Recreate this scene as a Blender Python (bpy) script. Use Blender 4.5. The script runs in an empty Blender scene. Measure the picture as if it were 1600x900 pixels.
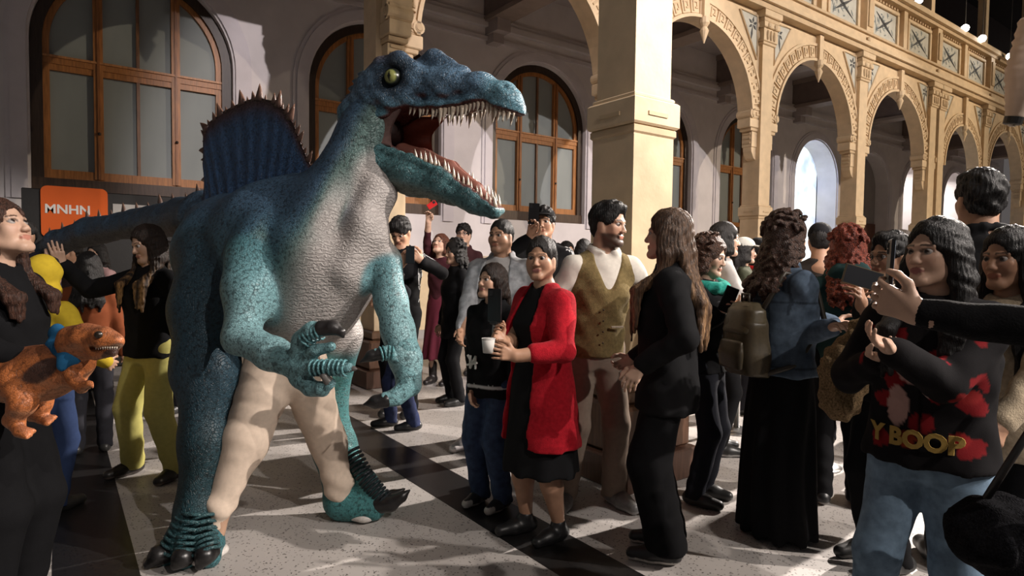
import bpy, bmesh, math, random
import numpy as np
from mathutils import Matrix, Vector
random.seed(7); np.random.seed(7)
PI = math.pi
sc = bpy.context.scene
COL = sc.collection

# ------------------------------------------------------------------ camera
F_PX, PITCH, YAW, ROLL, EYE = 983.4, .0421, .9424, .0128, 1.42
FW = np.array([math.cos(YAW)*math.cos(PITCH), math.sin(YAW)*math.cos(PITCH), -math.sin(PITCH)])
_rt = np.array([math.sin(YAW), -math.cos(YAW), 0.0]); _up = np.cross(_rt, FW)
RT = math.cos(ROLL)*_rt + math.sin(ROLL)*_up
UP = -math.sin(ROLL)*_rt + math.cos(ROLL)*_up
UU = np.array([math.sin(YAW), -math.cos(YAW), 0.0])      # to the right on the ground
VV = np.array([math.cos(YAW), math.sin(YAW), 0.0])       # away on the ground
EYEP = np.array([0, 0, EYE])
cd = bpy.data.cameras.new('camera'); cam = bpy.data.objects.new('camera', cd); COL.objects.link(cam)
cd.sensor_width = 36; cd.lens = F_PX/1600*36; cd.clip_start = .05; cd.clip_end = 200
cam.matrix_world = Matrix(((RT[0], UP[0], -FW[0], 0), (RT[1], UP[1], -FW[1], 0), (RT[2], UP[2], -FW[2], EYE), (0, 0, 0, 1)))
sc.camera = cam
def pt(px, py, d):
    'a point at depth d metres in front of the viewpoint, measured off the photograph'
    return EYEP + d*(FW + RT*(px-800)/F_PX - UP*(py-450)/F_PX)
def gr(px, py):
    d = FW + RT*(px-800)/F_PX - UP*(py-450)/F_PX
    return EYEP - d*EYE/d[2]
def uv(u, v, z=0.0): return UU*u + VV*v + np.array([0, 0, z])

# ------------------------------------------------------------------ world, lights, exposure
w = bpy.data.worlds.new('world'); sc.world = w; w.use_nodes = True
w.node_tree.nodes['Background'].inputs[0].default_value = (.80, .72, .70, 1)
w.node_tree.nodes['Background'].inputs[1].default_value = .10
sc.view_settings.view_transform = 'Standard'; sc.view_settings.look = 'None'
sc.view_settings.exposure = 0.2; sc.view_settings.gamma = 1.0; sc.view_settings.use_curve_mapping = False
def spot(loc, aim, power, deg, col=(1, .86, .70), blend=.35, rad=.07):
    l = bpy.data.lights.new('hall_or_fill_spot', 'SPOT'); o = bpy.data.objects.new('hall_or_fill_spot', l); COL.objects.link(o)
    l.energy = power; l.spot_size = math.radians(deg); l.spot_blend = blend; l.shadow_soft_size = rad; l.color = col
    o.location = loc; o.rotation_euler = (Vector(aim)-Vector(loc)).to_track_quat('-Z', 'Y').to_euler()
    return o
WARM, NEUT = (1, .80, .58), (1, .90, .82)
spot((13.5, 2.6, 6.4), (1.4, 3.1, .6), 11500, 31, NEUT)              # hall track lights, shining towards the viewer
spot((9.0, -6.0, 7.6), (2.0, 3.4, 1.2), 5600, 30, NEUT)            # from the right
spot((3.5, -7.5, 9.5), (6.0, 9.4, 2.4), 6500, 34, (1, .88, .86))   # wall behind, through the arches
spot((5.8, -6.0, 7.0), (2.0, 3.3, 1.0), 1900, 34, (1, .92, .86))
spot((1.6, -6.0, 7.0), (2.4, 3.6, 1.2), 1000, 36, (1, .90, .82))  # front fill, added to brighten the faces in the centre
spot((21.0, -9.0, 9.0), (12.5, 6.6, 4.4), 5000, 60, WARM)          # the arcade
spot((29.0, -7.0, 9.0), (21.0, 6.6, 4.6), 3000, 60, WARM)
spot((11.0, -8.0, 9.0), (11.5, 10.0, 1.8), 4800, 44, (1, .90, .86))

# ------------------------------------------------------------------ materials
MATS = {}
def nt(name):
    m = bpy.data.materials.new(name); m.use_nodes = True
    n = m.node_tree.nodes; l = m.node_tree.links
    return m, n, l, n['Principled BSDF']
def attr_mat(name, rough=.85, nscale=60, nvar=.25, bump=.25, bscale=400, bdist=.002, sheen=0, sss=0, spec=.4, stretch=None, kind='noise', metal=0):
    'colour comes from the mesh attribute Col, broken up with noise; fine relief from a bump'
    m, n, l, b = nt(name)
    at = n.new('ShaderNodeAttribute'); at.attribute_name = 'Col'
    tc = n.new('ShaderNodeTexCoord'); mp = n.new('ShaderNodeMapping')
    l.new(tc.outputs['Object'], mp.inputs[0])
    if stretch: mp.inputs['Scale'].default_value = stretch
    no = n.new('ShaderNodeTexNoise'); no.inputs['Scale'].default_value = nscale; no.inputs['Detail'].default_value = 4
    l.new(mp.outputs[0], no.inputs[0])
    mr = n.new('ShaderNodeMapRange'); mr.inputs[1].default_value = .3; mr.inputs[2].default_value = .7
    mr.inputs[3].default_value = 1-nvar; mr.inputs[4].default_value = 1+nvar
    l.new(no.outputs[0], mr.inputs[0])
    mx = n.new('ShaderNodeVectorMath'); mx.operation = 'SCALE'
    l.new(at.outputs['Color'], mx.inputs[0]); l.new(mr.outputs[0], mx.inputs['Scale'])
    l.new(mx.outputs[0], b.inputs['Base Color'])
    if kind == 'noise':
        t2 = n.new('ShaderNodeTexNoise'); t2.inputs['Scale'].default_value = bscale; t2.inputs['Detail'].default_value = 3
        h = t2.outputs[0]
    else:
        t2 = n.new('ShaderNodeTexVoronoi'); t2.inputs['Scale'].default_value = bscale
        h = t2.outputs['Distance']
    l.new(mp.outputs[0], t2.inputs[0])
    bp = n.new('ShaderNodeBump'); bp.inputs['Strength'].default_value = bump; bp.inputs['Distance'].default_value = bdist
    if kind != 'noise': bp.invert = True
    l.new(h, bp.inputs['Height']); l.new(bp.outputs[0], b.inputs['Normal'])
    b.inputs['Roughness'].default_value = rough; b.inputs['Specular IOR Level'].default_value = spec
    b.inputs['Metallic'].default_value = metal
    if sheen: b.inputs['Sheen Weight'].default_value = sheen
    if sss:
        b.inputs['Subsurface Weight'].default_value = sss; b.inputs['Subsurface Radius'].default_value = (.012, .004, .002); b.inputs['Subsurface Scale'].default_value = 1
    MATS[name] = m
    return m
attr_mat('skin', .5, 30, .08, .12, 300, .001, spec=.4)
attr_mat('cloth', .9, 40, .07, .35, 500, .002, spec=.12)
attr_mat('knit', .95, 60, .2, .6, 220, .004, sheen=.04, spec=.1)
attr_mat('fur', .95, 140, .6, .8, 260, .010, spec=.08)
attr_mat('denim', .85, 25, .3, .4, 600, .002, spec=.2)
attr_mat('hair', .5, 150, .8, 1, 330, .006, spec=.35, stretch=(1, 1, .12))
attr_mat('hair_curly', .5, 120, .8, 1, 170, .014, spec=.35)
attr_mat('leather', .4, 60, .15, .2, 250, .002, spec=.5)
attr_mat('hard', .3, 60, .05, .03, 250, .001, spec=.5)
attr_mat('metal', .28, 20, .08, .03, 200, .001, metal=1)
attr_mat('plaster', .8, 3, .06, .12, 40, .004, spec=.25)
attr_mat('paint', .55, 6, .09, .2, 30, .004, spec=.35)
attr_mat('wood', .42, 8, .3, .15, 40, .003, stretch=(6, 6, .6), spec=.4)
attr_mat('tooth', .35, 40, .2, .05, 100, .001, spec=.5)
attr_mat('claw', .35, 40, .3, .3, 60, .004, spec=.5)
# the frosted panes
m, n, l, b = nt('frosted_glass')
no = n.new('ShaderNodeTexNoise'); no.inputs['Scale'].default_value = 1.6
cr = n.new('ShaderNodeValToRGB'); cr.color_ramp.elements[0].color = (.22, .25, .25, 1); cr.color_ramp.elements[1].color = (.31, .345, .34, 1)
l.new(no.outputs[0], cr.inputs[0]); l.new(cr.outputs[0], b.inputs['Base Color']); b.inputs['Roughness'].default_value = .55; b.inputs['Specular IOR Level'].default_value = .25
MATS['frosted_glass'] = m
def emit(name, col, s):
    m, n, l, b = nt(name); b.inputs['Base Color'].default_value = (0, 0, 0, 1)
    b.inputs['Emission Color'].default_value = (*col, 1); b.inputs['Emission Strength'].default_value = s; MATS[name] = m
emit('lamp_glow', (1, .95, .9), 20)
emit('phone_glow', (.75, .8, .9), .5)
# dinosaur hide: base from Col, dark speckles, pebbly scales; belly wrinkles where attribute Bel is set
def hide(name, vs, bump, spk=.55, rough=.5):
    m, n, l, b = nt(name)
    at = n.new('ShaderNodeAttribute'); at.attribute_name = 'Col'
    be = n.new('ShaderNodeAttribute'); be.attribute_name = 'Bel'
    tc = n.new('ShaderNodeTexCoord')
    wv = n.new('ShaderNodeTexNoise'); wv.inputs['Scale'].default_value = 6; l.new(tc.outputs['Object'], wv.inputs[0])
    ad = n.new('ShaderNodeMixRGB'); ad.blend_type = 'ADD'; ad.inputs[0].default_value = .12
    l.new(tc.outputs['Object'], ad.inputs[1]); l.new(wv.outputs['Color'], ad.inputs[2])
    v = n.new('ShaderNodeTexVoronoi'); v.inputs['Scale'].default_value = vs; l.new(ad.outputs[0], v.inputs[0])
    v2 = n.new('ShaderNodeTexVoronoi'); v2.feature = 'DISTANCE_TO_EDGE'; v2.inputs['Scale'].default_value = vs; l.new(ad.outputs[0], v2.inputs[0])
    sp = n.new('ShaderNodeTexNoise'); sp.inputs['Scale'].default_value = 62; sp.inputs['Detail'].default_value = 5; l.new(tc.outputs['Object'], sp.inputs[0])
    mr = n.new('ShaderNodeMapRange'); mr.inputs[1].default_value = .36; mr.inputs[2].default_value = .50; mr.inputs[3].default_value = 1-spk; mr.inputs[4].default_value = 1.1
    l.new(sp.outputs[0], mr.inputs[0])
    ed = n.new('ShaderNodeMapRange'); ed.inputs[1].default_value = 0; ed.inputs[2].default_value = .12; ed.inputs[3].default_value = .72; ed.inputs[4].default_value = 1.05
    l.new(v2.outputs[0], ed.inputs[0])
    mu = n.new('ShaderNodeMath'); mu.operation = 'MULTIPLY'; l.new(mr.outputs[0], mu.inputs[0]); l.new(ed.outputs[0], mu.inputs[1])
    # wrinkles for the belly
    wr = n.new('ShaderNodeTexWave'); wr.inputs['Scale'].default_value = 17; wr.inputs['Distortion'].default_value = 9; wr.inputs['Detail'].default_value = 3; wr.inputs['Detail Scale'].default_value = 2.5
    wr.bands_direction = 'Z'; l.new(tc.outputs['Object'], wr.inputs[0])
    wm = n.new('ShaderNodeMapRange'); wm.inputs[3].default_value = .82; wm.inputs[4].default_value = 1.1; l.new(wr.outputs[1], wm.inputs[0])
    mm = n.new('ShaderNodeMix'); l.new(be.outputs['Fac'], mm.inputs[0]); l.new(mu.outputs[0], mm.inputs[2]); l.new(wm.outputs[0], mm.inputs[3])
    sc_ = n.new('ShaderNodeVectorMath'); sc_.operation = 'SCALE'; l.new(at.outputs['Color'], sc_.inputs[0]); l.new(mm.outputs[0], sc_.inputs['Scale'])
    l.new(sc_.outputs[0], b.inputs['Base Color'])
    hm = n.new('ShaderNodeMix'); l.new(be.outputs['Fac'], hm.inputs[0]); hs = n.new('ShaderNodeMath'); hs.operation = 'MULTIPLY'; hs.inputs[1].default_value = .45; l.new(wr.outputs[1], hs.inputs[0]); l.new(ed.outputs[0], hm.inputs[2]); l.new(hs.outputs[0], hm.inputs[3])
    bp = n.new('ShaderNodeBump'); bp.inputs['Strength'].default_value = bump; bp.inputs['Distance'].default_value = .008
    l.new(hm.outputs[0], bp.inputs['Height']); l.new(bp.outputs[0], b.inputs['Normal'])
    b.inputs['Roughness'].default_value = rough; b.inputs['Specular IOR Level'].default_value = .4
    MATS[name] = m
hide('hide_body', 75, .7); hide('hide_head', 70, .8, .5, .45); hide('hide_puppet', 110, .4, .35)
# terrazzo
def terrazzo(name, c0, c1, c2, rough):
    m, n, l, b = nt(name)
    tc = n.new('ShaderNodeTexCoord')
    v = n.new('ShaderNodeTexVoronoi'); v.inputs['Scale'].default_value = 135; l.new(tc.outputs['Object'], v.inputs[0])
    cr = n.new('ShaderNodeValToRGB'); e = cr.color_ramp.elements
    e[0].color = c0; e[0].position = .0; e[1].color = c1; e[1].position = .9
    x = cr.color_ramp.elements.new(.20); x.color = c1; x = cr.color_ramp.elements.new(.14); x.color = c0
    l.new(v.outputs['Color'], cr.inputs[0])
    no = n.new('ShaderNodeTexNoise'); no.inputs['Scale'].default_value = 1.3; no.inputs['Detail'].default_value = 5; l.new(tc.outputs['Object'], no.inputs[0])
    mx = n.new('ShaderNodeMixRGB'); mx.blend_type = 'MULTIPLY'; mx.inputs[0].default_value = .5
    l.new(cr.outputs[0], mx.inputs[1]); l.new(no.outputs[0], mx.inputs[2])
    g = n.new('ShaderNodeGamma'); g.inputs[1].default_value = 1; l.new(mx.outputs[0], g.inputs[0])
    l.new(g.outputs[0], b.inputs['Base Color'])
    b.inputs['Roughness'].default_value = rough; b.inputs['Specular IOR Level'].default_value = .4
    MATS[name] = m
terrazzo('terrazzo', (.15, .135, .125, 1), (.60, .56, .53, 1), None, .40)
terrazzo('terrazzo_black', (.006, .006, .007, 1), (.022, .021, .021, 1), None, .33)
m, n, l, b = nt('projected_landscape')
tc = n.new('ShaderNodeTexCoord'); no = n.new('ShaderNodeTexNoise'); no.inputs['Scale'].default_value = 2.2; no.inputs['Detail'].default_value = 6
l.new(tc.outputs['Object'], no.inputs[0]); cr = n.new('ShaderNodeValToRGB'); e = cr.color_ramp.elements
e[0].position = .35; e[0].color = (.22, .33, .60, 1); e[1].position = .62; e[1].color = (.85, .95, .85, 1)
l.new(no.outputs[0], cr.inputs[0]); l.new(cr.outputs[0], b.inputs['Emission Color']); b.inputs['Emission Strength'].default_value = 1.1
MATS['projected_landscape'] = m

# ------------------------------------------------------------------ mesh helpers
def to_mesh(name, V, Fc, mat, col=(.5, .5, .5), smooth=True, bel=None, mats=None, midx=None):
    me = bpy.data.meshes.new(name)
    V = np.asarray(V, dtype=np.float32)
    if isinstance(Fc, np.ndarray) and Fc.ndim == 2:
        k = Fc.shape[1]; nf = len(Fc)
        me.vertices.add(len(V)); me.vertices.foreach_set('co', V.ravel())
        me.loops.add(nf*k); me.loops.foreach_set('vertex_index', Fc.astype(np.int32).ravel())
        me.polygons.add(nf); me.polygons.foreach_set('loop_start', np.arange(nf, dtype=np.int32)*k)
        me.update(calc_edges=True)
    else:
        me.from_pydata([tuple(map(float, v)) for v in V], [], [list(map(int, f)) for f in Fc])
    me.polygons.foreach_set('use_smooth', np.full(len(me.polygons), smooth))
    ca = me.attributes.new('Col', 'FLOAT_COLOR', 'POINT')
    c = np.ones((len(V), 4), dtype=np.float32)
    c[:, :3] = np.asarray(col, dtype=np.float32)
    ca.data.foreach_set('color', c.ravel())
    if bel is not None:
        a = me.attributes.new('Bel', 'FLOAT', 'POINT'); a.data.foreach_set('value', np.asarray(bel, dtype=np.float32))
    for mm in ([mat] if mats is None else mats): me.materials.append(MATS[mm])
    if midx is not None: me.polygons.foreach_set('material_index', np.asarray(midx, dtype=np.int32))
    me.update()
    return me
def link(name, me, parent=None, loc=None):
    o = bpy.data.objects.new(name, me); COL.objects.link(o)
    if parent is not None: o.parent = parent
    if loc is not None: o.location = loc
    return o
def tag(o, label=None, cat=None, group=None, kind=None):
    if label: o['label'] = label
    if cat: o['category'] = cat
    if group: o['group'] = group
    if kind: o['kind'] = kind
    return o
def thing(name, label, cat, loc=(0, 0, 0), rotz=0, group=None, kind=None):
    o = bpy.data.objects.new(name, None); COL.objects.link(o); o.empty_display_size = .1
    o.location = tuple(map(float, loc)); o.rotation_euler = (0, 0, rotz)
    return tag(o, label, cat, group, kind)
class MB:
    'collects simple solids into one mesh'
    def __init__(s): s.v = []; s.f = []; s.c = []
    def add(s, V, Fc, col):
        n0 = len(s.v); s.v += [tuple(x) for x in V]; s.f += [[n0+i for i in f] for f in Fc]; s.c += [col]*len(V); return s
    def box(s, lo, hi, col=(.5, .5, .5), bev=0.0):
        x0, y0, z0 = lo; x1, y1, z1 = hi
        if bev:
            b = bev
            V = []; 
            for (z, i) in ((z0, b), (z0+b, 0), (z1-b, 0), (z1, b)):
                V += [(x0+i, y0+i, z), (x1-i, y0+i, z), (x1-i, y1-i, z), (x0+i, y1-i, z)]
            Fc = [[3, 2, 1, 0], [12, 13, 14, 15]]
            for r in range(3):
                for k in range(4): Fc.append([r*4+k, r*4+(k+1) % 4, r*4+4+(k+1) % 4, r*4+4+k])
            return s.add(V, Fc, col)
        V = [(x0, y0, z0), (x1, y0, z0), (x1, y1, z0), (x0, y1, z0), (x0, y0, z1), (x1, y0, z1), (x1, y1, z1), (x0, y1, z1)]
        return s.add(V, [[3, 2, 1, 0], [4, 5, 6, 7], [0, 1, 5, 4], [1, 2, 6, 5], [2, 3, 7, 6], [3, 0, 4, 7]], col)
    def tube(s, pts, rad, col=(.5, .5, .5), n=10, cap=True):
        pts = [np.array(p, float) for p in pts]
        if not hasattr(rad, '__len__'): rad = [rad]*len(pts)
        V = []; Fc = []; ref = None
        for i, p in enumerate(pts):
            t = pts[min(i+1, len(pts)-1)]-pts[max(i-1, 0)]; t = t/(np.linalg.norm(t)+1e-9)
            if ref is None:
                ref = np.cross(t, (0, 0, 1) if abs(t[2]) < .9 else (1, 0, 0))
            a = ref-t*(ref@t); a /= np.linalg.norm(a); ref = a; bb = np.cross(t, a)
            for k in range(n):
                an = 2*PI*k/n; V.append(p+rad[i]*(math.cos(an)*a+math.sin(an)*bb))
        for i in range(len(pts)-1):
            for k in range(n): Fc.append([i*n+k, i*n+(k+1) % n, (i+1)*n+(k+1) % n, (i+1)*n+k])
        if cap: Fc.append(list(range(n))[::-1]); Fc.append([(len(pts)-1)*n+k for k in range(n)])
        return s.add(V, Fc, col)
    def ball(s, c, r, col=(.5, .5, .5), n=10, m=8):
        r = (r, r, r) if not hasattr(r, '__len__') else r
        V = [(c[0], c[1], c[2]+r[2])]; Fc = []
        for i in range(1, m):
            th = PI*i/m
            for k in range(n):
                a = 2*PI*k/n; V.append((c[0]+r[0]*math.sin(th)*math.cos(a), c[1]+r[1]*math.sin(th)*math.sin(a), c[2]+r[2]*math.cos(th)))
        V.append((c[0], c[1], c[2]-r[2])); L = len(V)-1
        for k in range(n):
            Fc.append([0, 1+k, 1+(k+1) % n]); Fc.append([L, L-n+(k+1) % n, L-n+k])
            for i in range(m-2):
                a = 1+i*n; Fc.append([a+k, a+n+k, a+n+(k+1) % n, a+(k+1) % n])
        return s.add(V, Fc, col)
    def prism(s, poly, y0, y1, col=(.5, .5, .5)):
        'polygon in x,z (counter-clockwise seen from -y) pulled from y0 to y1'
        n = len(poly); V = [(x, y0, z) for x, z in poly]+[(x, y1, z) for x, z in poly]
        Fc = [list(range(n)), list(range(2*n-1, n-1, -1))]+[[i, i+n, (i+1) % n+n, (i+1) % n] for i in range(n)]
        return s.add(V, Fc, col)
    def ring(s, cx, cz, r0, r1, y0, y1, a0=0, a1=PI, n=24, col=(.5, .5, .5)):
        V = []; Fc = []
        for i in range(n+1):
            a = a0+(a1-a0)*i/n; c, q = math.cos(a), math.sin(a)
            V += [(cx+r0*c, y0, cz+r0*q), (cx+r1*c, y0, cz+r1*q), (cx+r1*c, y1, cz+r1*q), (cx+r0*c, y1, cz+r0*q)]
        for i in range(n):
            for k in range(4): Fc.append([i*4+k, i*4+(k+1) % 4, i*4+4+(k+1) % 4, i*4+4+k])
        Fc += [[3, 2, 1, 0], [n*4, n*4+1, n*4+2, n*4+3]]
        return s.add(V, Fc, col)
    def mesh(s, name, mat, smooth=False): return to_mesh(name, s.v, s.f, mat, s.c, smooth)
    def build(s, name, mat, parent=None, smooth=False, loc=None): return link(name, s.mesh(name, mat, smooth), parent, loc)

# ------------------------------------------------------------------ smooth solids from distance fields
class Blob:
    def __init__(s): s.p = []
    def cap(s, a, b, ra, rb=None, k=.02, sub=False, flat=None):
        rb = ra if rb is None else rb
        s.p.append(('c', np.array(a, float), np.array(b, float), float(ra), float(rb), k, sub, flat)); return s
    def chain(s, pts, rad, k=.02, sub=False, flat=None):
        for i in range(len(pts)-1): s.cap(pts[i], pts[i+1], rad[i], rad[i+1], k, sub, flat)
        return s
    def ell(s, c, r, R=None, k=.02, sub=False):
        s.p.append(('e', np.array(c, float), np.array(r, float), np.eye(3) if R is None else np.array(R), k, sub)); return s
    def loft(s, rows, k=.02, pw=2.0):
        'rows of (z, half width, half depth, y offset, x offset), z rising'
        s.p.append(('l', np.array([list(r)+[0]*(5-len(r)) for r in rows], float), k, pw)); return s
    def xf(s, M, t):
        M = np.array(M); q = []
        for p in s.p:
            if p[0] == 'c': q.append(('c', M@p[1]+t, M@p[2]+t, *p[3:7], None if p[7] is None else (M@np.array(p[7][0]), p[7][1])))
            elif p[0] == 'e': q.append(('e', M@p[1]+t, p[2], M@p[3], *p[4:]))
        s.p = q; return s
    def bounds(s):
        lo = np.full(3, 1e9); hi = -lo
        for p in s.p:
            if p[0] == 'c':
                if p[6]: continue
                r = max(p[3], p[4]); l = np.minimum(p[1], p[2])-r; h = np.maximum(p[1], p[2])+r
            elif p[0] == 'e':
                if p[5]: continue
                e = np.abs(p[3])@p[2]; l = p[1]-e; h = p[1]+e
            else:
                R = p[1]; l = np.array([(R[:, 4]-R[:, 1]).min(), (R[:, 3]-R[:, 2]).min(), R[0, 0]]); h = np.array([(R[:, 4]+R[:, 1]).max(), (R[:, 3]+R[:, 2]).max(), R[-1, 0]])
            lo = np.minimum(lo, l); hi = np.maximum(hi, h)
        return lo, hi
    def mesh(s, h, disp=None, clip=(), pad=.012):
        lo, hi = s.bounds(); lo = lo-pad-2*h; hi = hi+pad+2*h
        n = np.ceil((hi-lo)/h).astype(int)+1
        X = [(lo[i]+h*np.arange(n[i])).astype(np.float32) for i in range(3)]
        D = np.full(n, .5, np.float32)
        for p in s.p:
            if p[0] == 'c': r = max(p[3], p[4]); l = np.minimum(p[1], p[2])-r; u = np.maximum(p[1], p[2])+r; k = p[5]; sub = p[6]
            elif p[0] == 'e': e = np.abs(p[3])@p[2]; l = p[1]-e; u = p[1]+e; k = p[4]; sub = p[5]
            else: l, u = lo, hi; k = p[2]; sub = False
            m = k+3*h+.01
            i0 = np.maximum(np.floor((l-m-lo)/h).astype(int), 0); i1 = np.minimum(np.ceil((u+m-lo)/h).astype(int)+1, n)
            if (i1 <= i0).any(): continue
            sl = tuple(slice(i0[i], i1[i]) for i in range(3))
            x = X[0][sl[0]][:, None, None]; y = X[1][sl[1]][None, :, None]; z = X[2][sl[2]][None, None, :]
            if p[0] == 'c':
                a = p[1]; ba = p[2]-a; L2 = float(ba@ba)+1e-12
                px, py, pz = x-np.float32(a[0]), y-np.float32(a[1]), z-np.float32(a[2])
                t = np.clip((px*np.float32(ba[0])+py*np.float32(ba[1])+pz*np.float32(ba[2]))/np.float32(L2), 0, 1)
                qx, qy, qz = px-t*np.float32(ba[0]), py-t*np.float32(ba[1]), pz-t*np.float32(ba[2])
                q2 = qx*qx+qy*qy+qz*qz
                if p[7] is not None:
                    ax, f = p[7]; dd = qx*np.float32(ax[0])+qy*np.float32(ax[1])+qz*np.float32(ax[2]); q2 = q2+dd*dd*np.float32(f*f-1)
                d = np.sqrt(q2)-(np.float32(p[3])+np.float32(p[4]-p[3])*t)
            elif p[0] == 'e':
                c = p[1]; M = p[3]; r = p[2]
                px, py, pz = x-np.float32(c[0]), y-np.float32(c[1]), z-np.float32(c[2])
                k0 = 0; k1 = 0
                for j in range(3):
                    q = (px*np.float32(M[0, j])+py*np.float32(M[1, j])+pz*np.float32(M[2, j]))/np.float32(r[j])
                    k0 = k0+q*q; k1 = k1+(q/np.float32(r[j]))**2
                k0 = np.sqrt(k0); d = k0*(k0-1)/(np.sqrt(k1)+1e-6)
            else:
                R = p[1]; zz = X[2][sl[2]]
                A = np.interp(zz, R[:, 0], R[:, 1]).astype(np.float32)[None, None, :]; B = np.interp(zz, R[:, 0], R[:, 2]).astype(np.float32)[None, None, :]
                oy = np.interp(zz, R[:, 0], R[:, 3]).astype(np.float32)[None, None, :]; ox = np.interp(zz, R[:, 0], R[:, 4]).astype(np.float32)[None, None, :]
                pw = p[3]
                q = ((np.abs(x-ox)/A)**pw+(np.abs(y-oy)/B)**pw)**(1/pw)
                d = (q-1)*np.minimum(A, B)
                d = np.maximum(d, np.maximum(np.float32(R[0, 0])-z, z-np.float32(R[-1, 0])))
            o = D[sl]
            if sub:
                d = -d
                if k > 0: hh = np.maximum(k-np.abs(o-d), 0)/k; D[sl] = np.maximum(o, d)+hh*hh*np.float32(k*.25)
                else: D[sl] = np.maximum(o, d)
            else:
                if k > 0: hh = np.maximum(k-np.abs(o-d), 0)/k; D[sl] = np.minimum(o, d)-hh*hh*np.float32(k*.25)
                else: D[sl] = np.minimum(o, d)
        x = X[0][:, None, None]; y = X[1][None, :, None]; z = X[2][None, None, :]
        for (c, nn) in clip: D = np.maximum(D, ((x-np.float32(c[0]))*np.float32(nn[0])+(y-np.float32(c[1]))*np.float32(nn[1])+(z-np.float32(c[2]))*np.float32(nn[2])))
        if disp is not None: D = D+disp(x, y, z).astype(np.float32)
        return nets(D, lo, h)
def nets(D, lo, h):
    D = np.where(np.abs(D) < 1e-9, 1e-6, D)
    D[0] = D[-1] = .5; D[:, 0] = D[:, -1] = .5; D[:, :, 0] = D[:, :, -1] = .5
    S = D < 0
    c = [(i, j, k) for i in (0, 1) for j in (0, 1) for k in (0, 1)]
    n = np.array(D.shape)-1
    cnt = np.zeros(n, np.int8)
    for (i, j, k) in c: cnt += S[i:i+n[0], j:j+n[1], k:k+n[2]]
    I = np.argwhere((cnt > 0) & (cnt < 8))
    if len(I) == 0: return np.zeros((0, 3)), np.zeros((0, 4), int)
    ids = np.full(n, -1, np.int32); ids[I[:, 0], I[:, 1], I[:, 2]] = np.arange(len(I))
    val = {q: D[I[:, 0]+q[0], I[:, 1]+q[1], I[:, 2]+q[2]] for q in c}
    acc = np.zeros((len(I), 3)); num = np.zeros(len(I))
    for q in c:
        for ax in range(3):
            if q[ax]: continue
            q2 = list(q); q2[ax] = 1; q2 = tuple(q2)
            a, b = val[q], val[q2]; m = (a < 0) != (b < 0)
            t = np.where(m, a/np.where(m, a-b, 1), 0)
            for e in range(3): acc[:, e] += np.where(m, q[e]+(t if e == ax else 0), 0)
            num += m
    V = lo+h*(I+acc/num[:, None])
    Fs = []
    for ax in range(3):
        s0 = [slice(None)]*3; s1 = [slice(None)]*3; s0[ax] = slice(0, -1); s1[ax] = slice(1, None)
        A = S[tuple(s0)]; B = S[tuple(s1)]
        E = np.argwhere(A != B); fl = A[E[:, 0], E[:, 1], E[:, 2]]
        o1, o2 = [(1, 2), (2, 0), (0, 1)][ax]
        def g(d1, d2):
            e = E.copy(); e[:, o1] -= d1; e[:, o2] -= d2; return ids[e[:, 0], e[:, 1], e[:, 2]]
        Q = np.stack([g(1, 1), g(0, 1), g(0, 0), g(1, 0)], 1)
        Q[~fl] = Q[~fl][:, ::-1]
        Fs.append(Q)
    Fq = np.concatenate(Fs)
    return V, Fq
def normals(V, Fq):
    a, b, c, d = (V[Fq[:, i]] for i in range(4)); n = np.cross(c-a, d-b); N = np.zeros_like(V)
    for i in range(4): np.add.at(N, Fq[:, i], n)
    return N/(np.linalg.norm(N, axis=1)[:, None]+1e-12)
def smooth(V, Fq, it=2, lam=.5):
    for _ in range(it):
        acc = np.zeros_like(V); num = np.zeros(len(V))
        for i in range(4):
            np.add.at(acc, Fq[:, i], V[Fq[:, (i+1) % 4]]); np.add.at(num, Fq[:, i], 1)
            np.add.at(acc, Fq[:, i], V[Fq[:, (i-1) % 4]]); np.add.at(num, Fq[:, i], 1)
        V = V+lam*(acc/num[:, None]-V)
    return V
def rotz(a): return np.array([[math.cos(a), -math.sin(a), 0], [math.sin(a), math.cos(a), 0], [0, 0, 1]])
def rotx(a): return np.array([[1, 0, 0], [0, math.cos(a), -math.sin(a)], [0, math.sin(a), math.cos(a)]])
def roty(a): return np.array([[math.cos(a), 0, math.sin(a)], [0, 1, 0], [-math.sin(a), 0, math.cos(a)]])
def unit(v): v = np.array(v, float); return v/(np.linalg.norm(v)+1e-12)
def smoothstep(a, b, x): t = np.clip((x-a)/(b-a), 0, 1); return t*t*(3-2*t)
def mixc(c0, c1, t): return np.asarray(c0)*(1-t)[:, None]+np.asarray(c1)*t[:, None]
def wob(amp, f, seed=0):
    r = np.random.RandomState(seed); ph = r.rand(6)*6.28; A = r.randn(4, 3); A /= np.linalg.norm(A, axis=1)[:, None]
    def fn(x, y, z):
        s = 0
        for i in range(4): s = s+np.sin(f*(1+.37*i)*(A[i, 0]*x+A[i, 1]*y+A[i, 2]*z)+ph[i])
        return amp*s/2
    return fn

# ================================================================== the hall
def struct(o, label, cat='structure'): return tag(o, label, cat, kind='structure')
CREAM, CREAM2, WHITE, MAUVE = (.66, .51, .33), (.56, .42, .26), (.66, .63, .64), (.40, .37, .37)
BEAMC = (.17, .13, .115)
fl = MB(); fl.box((-9, -9, -.2), (36, 12, 0)); floor = fl.build('floor', 'terrazzo'); struct(floor, 'grey speckled terrazzo floor of the hall', 'floor')
for x0 in (-.03, 1.83):
    s = MB(); s.box((x0, -9, -.01), (x0+.32, 10.1, .0015)); s.build('dark_stripe', 'terrazzo_black', floor)

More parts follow.
